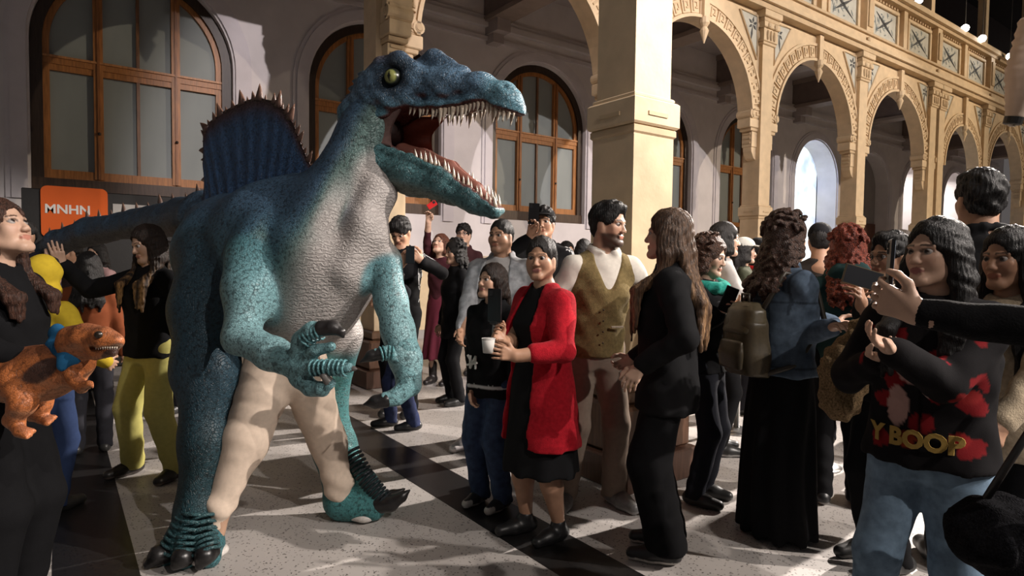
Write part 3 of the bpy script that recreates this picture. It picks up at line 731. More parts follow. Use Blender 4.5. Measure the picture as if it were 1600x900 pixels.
front = smoothstep(-.05, .45, fwd*1.0+dn*.45+ (VV@N.T)*(-.28)) * smoothstep(-2.25, -.0, 0*z-1)  # chest and throat side
front = smoothstep(.30, .68, fwd*.85+dn*.35)*smoothstep(1.9, 1.6, z)
front = np.maximum(front, near_line([dl(430, 500, 3.4), dl(490, 490, 3.2), dl(545, 420, 3.02)], .16, .30)); front = np.maximum(front, near_line([dl(545, 420, 3.02), dl(590, 350, 3.02), dl(600, 285, 3.10)], .10, .20))
front = front*(1-armm)*(1-legm)*(1-smoothstep(1.95, 2.15, z))
mid_ = smoothstep(.0, .5, fwd*.85+dn*.35)*(1-armm)*(1-legm)
C = mixc(BLUE, TEAL, smoothstep(1.75, 1.25, z)*.7+.0*z)
hi_ = smoothstep(1.55, 2.0, z)*smoothstep(-.2, .5, N@unit(-VV)); C = mixc((0, 0, 0), (1, 1, 1), hi_*0)+C
C = C*(1-mid_[:, None]*.6)+np.array(GREEN)*mid_[:, None]*.6
C = C*(1-front[:, None])+np.array(BELLY)*front[:, None]
la = mixc(TEAL, LTEAL, smoothstep(1.6, 1.05, z))
C = C*(1-armm[:, None])+la*armm[:, None]
lg = mixc((.022, .052, .074), (.010, .032, .040), smoothstep(.9, .4, z)); lg = lg*(1-smoothstep(.3, .02, z)[:, None])+np.array((.05, .16, .18))*smoothstep(.3, .02, z)[:, None]  # dark navy-green leg hide, with the near leg's shade painted in
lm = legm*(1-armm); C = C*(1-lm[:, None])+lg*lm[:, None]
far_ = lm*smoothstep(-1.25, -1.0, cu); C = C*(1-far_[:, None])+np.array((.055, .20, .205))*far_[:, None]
link('body', to_mesh('body', V, Q, 'hide_body', C, True, front), dino)
# hands
for nm_, prims in (('near', [([(440, 560, 2.73), (470, 572, 2.68)], [.067, .061]), ([(466, 562, 2.67), (470, 530, 2.64), (486, 516, 2.61), (506, 514, 2.59)], [.042, .036, .034, .031]),
                           ([(474, 566, 2.65), (492, 548, 2.61), (518, 541, 2.59)], [.030, .026, .020]),
                           ([(472, 575, 2.65), (515, 574, 2.58), (546, 575, 2.56)], [.040, .029, .021]), ([(468, 590, 2.67), (486, 606, 2.62), (503, 608, 2.59), (517, 599, 2.57)], [.045, .034, .029, .021])]),
                   ('far', [([(632, 545, 3.0), (638, 602, 2.98)], [.071, .056]), ([(628, 562, 2.97), (606, 550, 2.94), (590, 553, 2.92)], [.045, .031, .028]), ([(637, 604, 2.97), (618, 621, 2.93), (602, 624, 2.91)], [.052, .040, .034])])):
    b = Blob()
    for (ps, rd) in prims: b.chain([dl(*p) for p in ps], rd, k=.012)
    V, Q = b.mesh(.0065, wob(.002, 60, 8)); V = smooth(V, Q, 1)
    link('hand', to_mesh('hand', V, Q, 'hide_body', np.tile(np.array((.155, .31, .335)), (len(V), 1)), True, np.zeros(len(V))), dino)
# tail
T = Blob(); tp = [(352, 350, 3.86), (322, 340, 3.95), (290, 340, 4.25), (215, 349, 4.75), (140, 362, 5.1), (90, 380, 5.3), (52, 403, 5.4), (22, 438, 5.42)]
tr = [.19, .155, .13, .105, .108, .10, .075, .02]
T.chain([dl(*p) for p in tp], tr, k=.05)
V, Q = T.mesh(.014, wob(.004, 20, 5)); N = normals(V, Q)
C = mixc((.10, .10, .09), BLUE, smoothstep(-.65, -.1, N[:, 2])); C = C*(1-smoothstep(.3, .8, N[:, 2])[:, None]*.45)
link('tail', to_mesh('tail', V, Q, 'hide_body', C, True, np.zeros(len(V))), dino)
def cone_mesh(name, L, r, col, tip, mat, bend=.0, n=7, m=4, flat=1.0):
    V = []; Fc = []; cc = []
    for i in range(m):
        t = i/m; rr = r*(1-t)**.8
        for k in range(n): a = 2*PI*k/n; V.append((rr*math.cos(a)+bend*L*t*t, rr*math.sin(a)*flat, L*t)); cc.append(np.array(col)*(1-t)+np.array(tip)*t)
    V.append((bend*L, 0, L)); cc.append(tip)
    for i in range(m-1):
        for k in range(n): Fc.append([i*n+k, i*n+(k+1) % n, (i+1)*n+(k+1) % n, (i+1)*n+k])
    for k in range(n): Fc.append([(m-1)*n+k, (m-1)*n+(k+1) % n, m*n])
    Fc.append(list(range(n))[::-1])
    return to_mesh(name, V, Fc, mat, cc)
def place(name, me, par, p, zdir, xdir, s=1.0):
    zd = unit(zdir); xd = np.array(xdir, float); xd = unit(xd-zd*(xd@zd)); yd = np.cross(zd, xd)
    o = link(name, me, par); o.matrix_local = Matrix(((xd[0]*s, yd[0]*s, zd[0]*s, p[0]), (xd[1]*s, yd[1]*s, zd[1]*s, p[1]), (xd[2]*s, yd[2]*s, zd[2]*s, p[2]), (0, 0, 0, 1)))
    return o
SPK = cone_mesh('back_spike', .09, .032, (.05, .035, .035), (.13, .075, .05), 'claw', .25, 7, 4, .6)
LATB = unit(UU*.57+VV*.82)
for i in range(15):
    t = i/14; x = 330-270*t
    j = np.interp(x, [p[0] for p in tp[::-1]], range(len(tp)-1, -1, -1)); j0 = int(min(j, len(tp)-2)); f = j-j0
    c = dl(*tp[j0])*(1-f)+dl(*tp[j0+1])*f; r = tr[j0]*(1-f)+tr[j0+1]*f
    place('back_spike', SPK, dino, c+np.array([0, 0, r*.93]), (0, 0, 1), -HEAD, .75+.25*math.sin(i*2.1))
# ---- sail
bx = [326, 360, 420, 492]; by = [322, 305, 296, 292]
top = [(322, 285), (318, 250), (318, 212), (326, 192), (350, 174), (378, 160), (402, 152), (428, 158), (446, 172), (460, 195), (471, 225), (482, 250), (494, 276)]
def sdep(x): return 3.74-(x-322)*.0026
NT, NH = 97, 15
tpx = np.interp(np.linspace(0, len(top)-1, NT), range(len(top)), [p[0] for p in top]); tpy = np.interp(np.linspace(0, len(top)-1, NT), range(len(top)), [p[1] for p in top])
bpx = np.linspace(324, 494, NT); bpy_ = np.interp(bpx, bx, by)
Vs = []; Cs = []; Fs = []
for sg in (-1, 1):
    for i in range(NT):
        b_ = dl(bpx[i], bpy_[i]+22, sdep(bpx[i])); t_ = dl(tpx[i], tpy[i], sdep(tpx[i]))
        ri = .5+.5*math.cos(i/NT*2*PI*13)
        for j in range(NH):
            t = j/(NH-1); th = (.055*(1-t)**1.6+.012)*(.86+.22*ri*(1-t*.4))
            if j == NH-1 or i in (0, NT-1): th *= .35
            Vs.append(b_*(1-t)+t_*t+LATB*th*sg)
            e = smoothstep(.78, .97, np.array([t]))[0]; e = max(e, smoothstep(.12, .0, np.array([min(i, NT-1-i)/NT]))[0]*.7*t)
            c = np.array((.036, .088, .19))*(.72+.45*ri*(1-.3*t))
            Cs.append(c*(1-e)+np.array((.05, .022, .02))*e)
M_ = NT*NH
for sg in (0, 1):
    for i in range(NT-1):
        for j in range(NH-1):
            a = sg*M_+i*NH+j; q = [a, a+NH, a+NH+1, a+1]; Fs.append(q if sg == 1 else q[::-1])
for i in range(NT-1): a = i*NH+NH-1; Fs.append([a, a+NH, M_+a+NH, M_+a])
for j in range(NH-1):
    Fs.append([j, j+1, M_+j+1, M_+j]); a = (NT-1)*NH+j; Fs.append([a+1, a, M_+a, M_+a+1])
sail = link('sail', to_mesh('sail', Vs, np.array(Fs), 'hide_head', Cs, True, np.zeros(len(Vs))), dino)
SPK2 = cone_mesh('sail_spike', .10, .036, (.055, .03, .025), (.20, .11, .075), 'claw', .12, 7, 4, .5)
cen = np.array([dl(405, 260, 3.5)])[0]
for i in range(30):
    t = (i+.5)/30; k = int(t*(NT-1)); p = dl(tpx[k], tpy[k], sdep(tpx[k]))
    k2 = min(k+1, NT-1); k1 = max(k-1, 0); tan = dl(tpx[k2], tpy[k2], sdep(tpx[k2]))-dl(tpx[k1], tpy[k1], sdep(tpx[k1])); nn = np.cross(tan, LATB); nn = unit(nn if nn@(p-cen) > 0 else -nn)
    place('sail_spike', SPK2, dino, p-nn*.015, nn+np.array([0, 0, .25]), -tan, [.95, .42, .62][i % 3]*(1.0 if 4 < i < 24 else .75))
# nape knobs down the neck
KN = cone_mesh('nape_scale', .045, .032, (.03, .06, .09), (.06, .10, .14), 'claw', -.2, 8, 4, .7)
for i in range(13):
    t = i/12; xx = np.interp(t, [0, .35, .7, 1], [566, 541, 533, 497]); yy = np.interp(t, [0, .35, .7, 1], [118, 165, 225, 284])
    xx2 = np.interp(t, [0, .35, .7, 1], [592, 578, 563, 520])
    p = dl(xx+4, yy, 3.24); place('nape_scale', KN, dino, p, dl(xx, yy, 3.24)-dl(xx2, yy+12, 3.22), (0, 0, 1), 1.0+.2*math.sin(i))
# ---- head
HD = unit(UU*.906-VV*.423); LH = unit(UU*.423+VV*.906)           # snout direction, its left side
def hdep(x): return 3.27-(x-560)*.00133
def hp(x, y, lat=0.0): return pt(x, y, hdep(x))-DROOT+LH*lat
def circ(pts): return [hp(x, y) for x, y in pts]
Hd = Blob()
Hd.chain(circ([(590, 150), (612, 142), (650, 136), (700, 139), (750, 143), (788, 155), (803, 166)]), [.125, .128, .108, .098, .078, .068, .052], k=.05, flat=(LH, .95))
Hd.chain(circ([(560, 178), (590, 170)]), [.085, .11], k=.06)
Hd.chain(circ([(562, 185), (566, 225)]), [.105, .10], k=.06)
Hd.chain(circ([(570, 200), (592, 200)]), [.09, .085], k=.05)
Hd.chain(circ([(568, 205), (600, 195), (640, 165)]), [.045, .06, .07], k=.05, flat=(LH, .62))
Hd.chain(circ([(655, 118), (678, 96), (690, 102), (720, 116)]), [.06, .052, .05, .045], k=.03, flat=(LH, 1.2))
for lt in (-.085, .085):
    Hd.chain([hp(590, 130, lt), hp(612, 112, lt), hp(642, 104, lt), hp(664, 114, lt)], [.035, .042, .045, .03], k=.025)
    Hd.chain([hp(640, 128, lt*.8), hp(700, 130, lt*.75), hp(770, 145, lt*.55)], [.03, .032, .03], k=.03)
    Hd.chain([hp(600, 160, lt*1.15), hp(625, 165, lt*1.2), hp(652, 154, lt*1.1)], [.03, .035, .03], k=.03)
    Hd.chain([hp(590, 205, lt*1.1), hp(640, 170, lt*1.05), hp(700, 170, lt*.9), hp(750, 160, lt*.8), hp(800, 176, lt*.55)], [.018, .02, .02, .02, .018], k=.02)
    Hd.chain([hp(795, 175, lt*.4), hp(812, 180, lt*.1)], [.03, .022], k=.02)
Hd.chain([hp(592, 219), hp(612, 210), hp(648, 203), hp(700, 207), hp(755, 202), hp(815, 222)], [.012, .045, .088, .098, .115, .115], k=.015, sub=True, flat=(LH, .12))
for lt in (-1, 1): Hd.ell(hp(636, 131, lt*.145), (.052, .052, .052), k=.02, sub=True)
for lt in (-1, 1): Hd.ell(hp(797, 140, lt*.062), (.016, .012, .012), k=.01, sub=True)
V, Q = Hd.mesh(.0068, wob(.0035, 55, 9)); V = smooth(V, Q, 1); N = normals(V, Q)
# project back on the photograph's plane only to know which stretch of the head a vertex lies on
s_ = (V-hp(560, 150))@HD; zz = V[:, 2]-(hp(600, 150))[2]
C = mixc((.075, .135, .205), (.07, .18, .225), smoothstep(-.02, -.16, zz))
C = mixc((1, 1, 1), (.62, .60, .62), smoothstep(.05, .16, zz))*C
C = mixc((0, 0, 0), (1, 1, 1), np.zeros(len(V)))+C*1.0
tipm = smoothstep(.70, .82, s_)*smoothstep(-.1, .05, zz+.1); C = C*(1-tipm[:, None])+np.array((.10, .22, .28))*tipm[:, None]
crest = smoothstep(.10, .17, zz)*smoothstep(.35, .2, s_); C = C*(1-crest[:, None])+np.array((.055, .045, .06))*crest[:, None]
for lt in (-1, 1):
    de = np.linalg.norm(V-hp(636, 131, lt*.125), axis=1); ring = 1-smoothstep(.06, .125, de); C = C*(1-ring[:, None]*.85)+np.array((.010, .016, .026))*ring[:, None]*.85
C = C*1.0
roof = smoothstep(.35, .8, -N[:, 2])*smoothstep(.12, .2, s_)*smoothstep(.005, -.01, zz+.03); C = C*(1-roof[:, None])+np.array((.10, .025, .02))*roof[:, None]
head = link('head', to_mesh('head', V, Q, 'hide_head', C, True, np.zeros(len(V))), dino)
def eye(lt):
    m_ = MB(); n, k = 20, 14
    c = hp(636, 131, lt*.118); ax = unit(LH*lt+HD*.12+np.array([0, 0, -.05])); r = .043
    a = unit(np.cross((0, 0, 1), ax)); b = np.cross(ax, a); V = []; Fc = []; cc = []
    for i in range(k+1):
        th = PI*.62*i/k
        for j in range(n):
            f = 2*PI*j/n; q = ax*math.cos(th)+(a*math.cos(f)+b*math.sin(f))*math.sin(th); V.append(c+r*q)
            x_, z_ = q@a, q@b
            if abs(x_) < .16*(1-min(1, abs(z_)/.62)) and th < 1.0: cc.append((.004, .004, .003))
            elif th < .95: cc.append((.24, .25, .08) if th < .7 else (.11, .13, .04))
            else: cc.append((.01, .012, .01))
    for i in range(k):
        for j in range(n): Fc.append([i*n+j, i*n+(j+1) % n, (i+1)*n+(j+1) % n, (i+1)*n+j][::-1 if False else 1])
    link('eye', to_mesh('eye', V, np.array(Fc), 'hard', cc), head)
eye(-1); eye(1)
# ---- lower jaw
J = Blob()
J.chain(circ([(582, 246), (600, 255), (645, 272), (700, 290), (742, 313), (772, 331)]), [.09, .108, .10, .078, .056, .036], k=.05, flat=(LH, .80))
J.chain(circ([(566, 215), (575, 240)]), [.05, .08], k=.05, flat=(LH, .6))
for lt in (-1, 1):
    J.chain([hp(615, 238, lt*.115), hp(660, 252, lt*.105), hp(700, 270, lt*.085), hp(742, 300, lt*.065), hp(778, 328, lt*.04)], [.016, .018, .018, .016, .014], k=.02)
J.chain([hp(600, 205), hp(650, 228), hp(700, 252), hp(740, 284), hp(768, 312)], [.045, .06, .05, .038, .022], k=.012, sub=True, flat=(LH, .62))
V, Q = J.mesh(.0068, wob(.003, 55, 11)); V = smooth(V, Q, 1); N = normals(V, Q)
zr = V[:, 2]-np.interp((V-hp(560, 215))@HD, [0, .1, .3, .5, .75], [hp(x, y)[2] for x, y in ((566, 240), (600, 255), (645, 272), (700, 290), (772, 331))])
C = mixc((.17, .19, .16), (.07, .165, .18), smoothstep(-.08, -.01, zr))
ins = np.zeros(len(V)); lat = np.abs((V-hp(650, 230))@LH)
ins = smoothstep(.30, .6, N[:, 2])*(1-smoothstep(.07, .10, lat)); C = C*(1-ins[:, None])+np.array((.12, .035, .028))*ins[:, None]
jaw = link('lower_jaw', to_mesh('lower_jaw', V, Q, 'hide_head', C, True, np.zeros(len(V))), dino)
# mouth lining: grey-pink cheek skin stretched between the jaws, dark throat, red palate fold
def sheet(name, rows, col, par, mat='skin'):
    R_ = np.array(rows); a, b = R_.shape[:2]; Vq = R_.reshape(-1, 3); n_ = a*b
    nn = np.array(LH)*.006; Vq = np.concatenate([Vq-nn, Vq+nn]); Fc = []
    for i in range(a-1):
        for j in range(b-1):
            q = [i*b+j, i*b+j+1, (i+1)*b+j+1, (i+1)*b+j]; Fc.append(q); Fc.append([x+n_ for x in q[::-1]])
    for i in range(a-1): Fc += [[i*b, (i+1)*b, (i+1)*b+n_, i*b+n_], [i*b+b-1, i*b+b-1+n_, (i+1)*b+b-1+n_, (i+1)*b+b-1]]
    return link(name, to_mesh(name, Vq, np.array(Fc), mat, col), par)
for lt, xe, cl in ((-1, 640, (.17, .10, .09)), (1, 676, (.26, .055, .03))):
    rows = []
    for i in range(11):
        t = i/10; xu, yu = 580+(xe-576)*t, np.interp(580+(xe-576)*t, [580, 600, 640, 690], [214, 198, 177, 176]); xl, yl = 580+(xe-590)*t, np.interp(580+(xe-590)*t, [580, 640, 690], [218, 240, 262])
        rows.append([hp(xu*(1-s)+xl*s-12*math.sin(PI*s)*t, yu*(1-s)+yl*s, lt*(.092+.004*t-.02*math.sin(PI*s))+.008*math.sin(s*9+t*7)*(lt > 0)) for s in np.linspace(0, 1, 13)])
    sheet('cheek_skin', rows, cl, head, 'leather')
th = Blob(); th.chain([hp(585, 212), hp(606, 208)], [.05, .075], k=.02, flat=(LH, .8))
V, Q = th.mesh(.01); link('throat', to_mesh('throat', V, Q, 'skin', (.02, .008, .007)), head)
tg = Blob(); tg.chain([hp(630, 236), hp(665, 246), hp(705, 262), hp(745, 293), hp(764, 312)], [.04, .04, .034, .025, .014], k=.02, flat=(LH, .8)); tg.chain([hp(640, 225), hp(700, 246), hp(750, 288)], [.008, .008, .006], k=.012, sub=True)
V, Q = tg.mesh(.007); link('tongue', to_mesh('tongue', V, Q, 'skin', (.20, .075, .055)), jaw)
# ---- teeth
TOO = cone_mesh('tooth', .066, .0125, (.50, .40, .30), (.72, .66, .56), 'tooth', .12, 7, 4)
rs = random.Random(4)
def lipline(x): return np.interp(x, [640, 660, 700, 735, 752, 770, 790, 812], [174, 174, 177, 172, 165, 165, 176, 181])
for lt, x0, x1, n in ((-1, 658, 808, 25), (1, 672, 800, 18)):
    for i in range(n):
        x = x0+(x1-x0)*i/(n-1)+rs.uniform(-1, 1); la_ = lt*np.interp(x, [640, 700, 750, 800, 815], [.088, .076, .066, .045, .02])
        place('tooth', TOO, head, hp(x, lipline(x)-1, la_), np.array([0, 0, -1.0])+HD*rs.uniform(-.1, .12)+LH*lt*.12, -HD, rs.uniform(.65, 1.25)*(1 if 700 < x < 785 else .75))
for lt, x0, x1, n in ((-1, 668, 779, 18), (1, 680, 774, 15)):
    for i in range(n):
        x = x0+(x1-x0)*i/(n-1)+rs.uniform(-1, 1); y = np.interp(x, [615, 660, 700, 742, 778], [238, 252, 270, 300, 328]); la_ = lt*np.interp(x, [660, 700, 742, 778], [.105, .085, .065, .04])
        place('tooth', TOO, jaw, hp(x, y-3, la_*.97), np.array([0, 0, 1.0])+HD*rs.uniform(-.05, .2)+LH*lt*.1, -HD, rs.uniform(.65, 1.0))
# ---- claws
def claw(pts, rad, col=(.012, .011, .011), par=dino):
    c = Blob(); c.chain([dl(*p) for p in pts], rad, k=.01); V, Q = c.mesh(.005); link('claw', to_mesh('claw', V, Q, 'claw', col), par)
claw([(503, 513, 2.59), (520, 512, 2.58), (533, 519, 2.57), (537, 528, 2.57)], [.034, .031, .017, .004], (.02, .018, .018))
claw([(545, 575, 2.56), (553, 576, 2.555), (558, 577, 2.55)], [.018, .009, .003], (.10, .09, .085))
claw([(514, 597, 2.57), (507, 588, 2.56), (500, 587, 2.56)], [.022, .014, .004], (.16, .15, .14))
claw([(594, 553, 2.92), (580, 556, 2.91), (563, 566, 2.90)], [.031, .026, .005])
claw([(602, 625, 2.91), (586, 628, 2.90), (569, 632, 2.89)], [.036, .03, .006])
for p in ([(264, 862, 2.92), (248, 868, 2.88), (232, 882, 2.86)], [(291, 868, 2.87), (284, 872, 2.83), (274, 884, 2.81)], [(326, 864, 2.89), (320, 868, 2.85), (312, 884, 2.83)]): claw(p, [.05, .045, .02])
claw([(592, 788, 3.40), (610, 786, 3.38), (628, 776, 3.37), (640, 766, 3.37)], [.05, .045, .028, .006])
claw([(600, 782, 3.46), (614, 775, 3.47), (632, 764, 3.48)], [.045, .035, .006])
# ringed ridges on toes and fingers
RG = None
def ridge(pts, r, n, par=dino, col=(.012, .018, .022), wid=.011):
    P_ = [dl(*p) for p in pts]
    for i in range(n):
        t = i/(n-1)*(len(P_)-1); j = min(int(t), len(P_)-2); f = t-j; c = P_[j]*(1-f)+P_[j+1]*f; d_ = unit(P_[j+1]-P_[j])
        m_ = MB(); a = unit(np.cross(d_, -VV)); b = unit(np.cross(a, d_))
        m_.tube([c+r*(a*math.cos(q)+b*math.sin(q)) for q in np.linspace(-.5, PI+.5, 9)], [wid*.5]+[wid]*7+[wid*.5], col, 6); m_.build('skin_ridge', 'hide_head', par, True)
ridge([(550, 706, 3.47), (573, 748, 3.43), (600, 780, 3.40)], .044, 15, wid=.0095)
for p in ([(296, 800, 2.96), (280, 835, 2.93), (264, 862, 2.91)], [(305, 805, 2.93), (296, 840, 2.89), (290, 868, 2.86)], [(318, 810, 2.94), (322, 840, 2.90), (326, 862, 2.87)]): ridge(p, .050, 7, col=(.035, .09, .10), wid=.0085)
ridge([(490, 575, 2.60), (515, 574, 2.575), (540, 575, 2.56)], .032, 8, col=(.14, .33, .36), wid=.0055)
ridge([(478, 530, 2.62), (488, 521, 2.61), (500, 517, 2.60)], .036, 5, col=(.13, .31, .34), wid=.0055)
ridge([(612, 552, 2.94), (603, 551, 2.93), (595, 553, 2.92)], .032, 4, col=(.10, .26, .28), wid=.0055)

# ================================================================== the performer's legs inside the costume
perf = thing('person', 'person walking inside the dinosaur costume, cream sweatpants showing', 'person', DROOT)
Tr = Blob()
Tr.ell(dl(447, 545, 3.28), (.19, .17, .16), k=.06)
Tr.chain([dl(425, 575, 3.24), dl(384, 690, 3.10), dl(345, 785, 3.02), dl(339, 816, 3.0)], [.145, .108, .066, .052], k=.05)
Tr.chain([dl(472, 575, 3.28), dl(512, 690, 3.38), dl(530, 758, 3.42), dl(531, 772, 3.42)], [.135, .095, .070, .058], k=.05)
fo = wob(.003, 14, 21)
def tfold(x, y, z): return fo(x, y, z*1.3)+.006*np.sin(62*z+22*x+4*np.sin(13*y+3*z))*smoothstep(.42, .12, z)+.005*np.maximum(0, np.sin(30*x+26*y+34*z+2*np.sin(9*z)))
V, Q = Tr.mesh(.011, tfold); V = smooth(V, Q, 1)
link('sweatpants', to_mesh('sweatpants', V, Q, 'cloth', (.62, .50, .40)), perf)
Bd = Blob(); Bd.ell(dl(447, 520, 3.28), (.13, .11, .16)); Bd.ell(dl(460, 440, 3.25), (.15, .11, .24)); Bd.chain([dl(475, 370, 3.22), dl(490, 330, 3.2)], [.05, .05]); Bd.ell(dl(500, 300, 3.2), (.075, .09, .11))
Bd.chain([dl(425, 575, 3.24), dl(384, 690, 3.10), dl(343, 800, 3.01), dl(335, 850, 2.99)], [.10, .07, .045, .04], k=.03); Bd.chain([dl(472, 575, 3.28), dl(512, 690, 3.38), dl(532, 780, 3.42), dl(550, 795, 3.42)], [.09, .06, .045, .04], k=.03)
V, Q = Bd.mesh(.018); link('body', to_mesh('body', V, Q, 'skin', (.45, .28, .19)), perf)
for pts in ([(570, 813, 3.40), (545, 806, 3.44)], [(318, 880, 2.90), (340, 838, 2.98)]):
    a, b = (dl(*p) for p in pts); a[2] = b[2] = .035; S = Blob(); S.chain([b, a], [.05, .055], flat=((0, 0, 1), 1.8)); V, Q = S.mesh(.007, clip=[((0, 0, .003), (0, 0, -1))]); link('sneaker', to_mesh('sneaker', V, Q, 'leather', (.62, .58, .54)), perf)

# ================================================================== people
SK1, SK2, SK3 = (.50, .30, .205), (.42, .235, .15), (.56, .36, .26)
BLK, DBR, MBR = (.007, .006, .006), (.018, .010, .007), (.065, .032, .016)
def hand_prims(b, wr, f, th, side, curl=.5, s=1.0, spread=.12, tcl=.4):
    'palm, four fingers of unequal length with two bends each, and a thumb from the side of the palm'
    f = unit(f); th = np.array(th, float); th = unit(th-f*(th@f)); pal = np.cross(f, th)*side      # pal: towards the palm
    K = []
    for i in range(4):
        kn = wr+f*(.083-.004*abs(i-1))*s+th*(.030-.020*i)*s-pal*.004*s; K.append(kn)
        b.cap(wr+f*.012*s+th*(.012-.008*i)*s, kn, .0165*s, .0115*s, k=.010)
    b.cap(wr-f*.03*s, wr+f*.02*s, .024*s, .024*s, k=.02, flat=(pal, 1.25))
    for i, (L, r) in enumerate(((.072, .0088), (.081, .009), (.074, .0085), (.057, .0075))):
        d0 = unit(f+th*spread*(1.5-i)*.5); p = K[i]; a = 0
        for j, (fr, cb) in enumerate(((.45, .75), (.32, 1.0), (.23, .7))):
            a += curl*cb; d_ = d0*math.cos(a)+pal*math.sin(a); q = p+d_*L*fr*s
            b.cap(p, q, r*(1-.10*j)*s, r*(.93-.12*j)*s, k=.003); p = q
    t0 = wr+f*.022*s+th*.022*s+pal*.004*s; t1 = t0+unit(f*.6+th*.75+pal*.35*tcl)*.042*s; t2 = t1+unit(f*.85+th*(.45-.5*tcl)+pal*.75*tcl)*.034*s; t3 = t2+unit(f*.95+th*(.1-.5*tcl)+pal*.8*tcl)*.026*s
    b.chain([t0, t1, t2, t3], [.017*s, .0125*s, .0105*s, .0085*s], k=.006)
    return pal
def head_prims(b, R, c, fem, fat=1.0):
    h = Blob(); j = .92 if fem else 1.0
    h.ell((0, -.012, .036), (.0735, .094, .086), k=.02)
    h.ell((0, .018, -.028), (.058*fat, .066, .080), k=.03)
    for sx in (-1, 1):
        h.cap((sx*.050*fat, -.005, -.050), (sx*.020, .060, -.098), .026*fat, .020*j, k=.03)
        h.ell((sx*.036*fat, .052, -.030), (.024*fat, .024, .026), k=.025)
        h.cap((sx*.045, .069, .022), (sx*.012, .083, .020), .0105*j, .0105*j, k=.012)
        h.cap((sx*.048, .058, -.012), (sx*.022, .072, -.018), .010, .010, k=.02)
        h.ell((sx*.031, .092, .003), (.0155, .0145, .0078), k=.006, sub=True)
        h.ell((sx*.075, -.008, -.012), (.010, .022, .032), k=.012)
        h.ell((sx*.0125, .094, -.036), (.009, .010, .008), k=.006)
    h.cap((0, .081, .010), (0, .101, -.031), .0078, .0112*j, k=.012)
    h.cap((-.012, .072, -.101), (.012, .072, -.101), .019*j, k=.02)
    h.cap((-.019, .082, -.060), (.019, .082, -.060), .0072, k=.006); h.cap((-.015, .081, -.070), (.015, .081, -.070), .0078, k=.006)
    h.cap((-.024, .092, -.065), (.024, .092, -.065), .0022, k=.004, sub=True)
    h.xf(R, c); b.p += h.p
def two_bone(a, t, l1, l2, hint):
    d = t-a; L = np.linalg.norm(d); L2 = min(L, (l1+l2)*.995); d = unit(d); t = a+d*L2
    x = (l1*l1-l2*l2+L2*L2)/(2*L2); y = math.sqrt(max(l1*l1-x*x, 1e-6)); hn = np.array(hint, float); hn = unit(hn-d*(hn@d))
    return a+d*x+hn*y, t
def ripple(n=26, amp=.003, f2=18):
    def fn(V, c):
        q = V-c; an = np.arctan2(q[:, 0], -q[:, 1]); return amp*np.sin(an*n+3*np.sin(V[:, 2]*f2)+1.5*np.sin(V[:, 2]*41))
    return fn
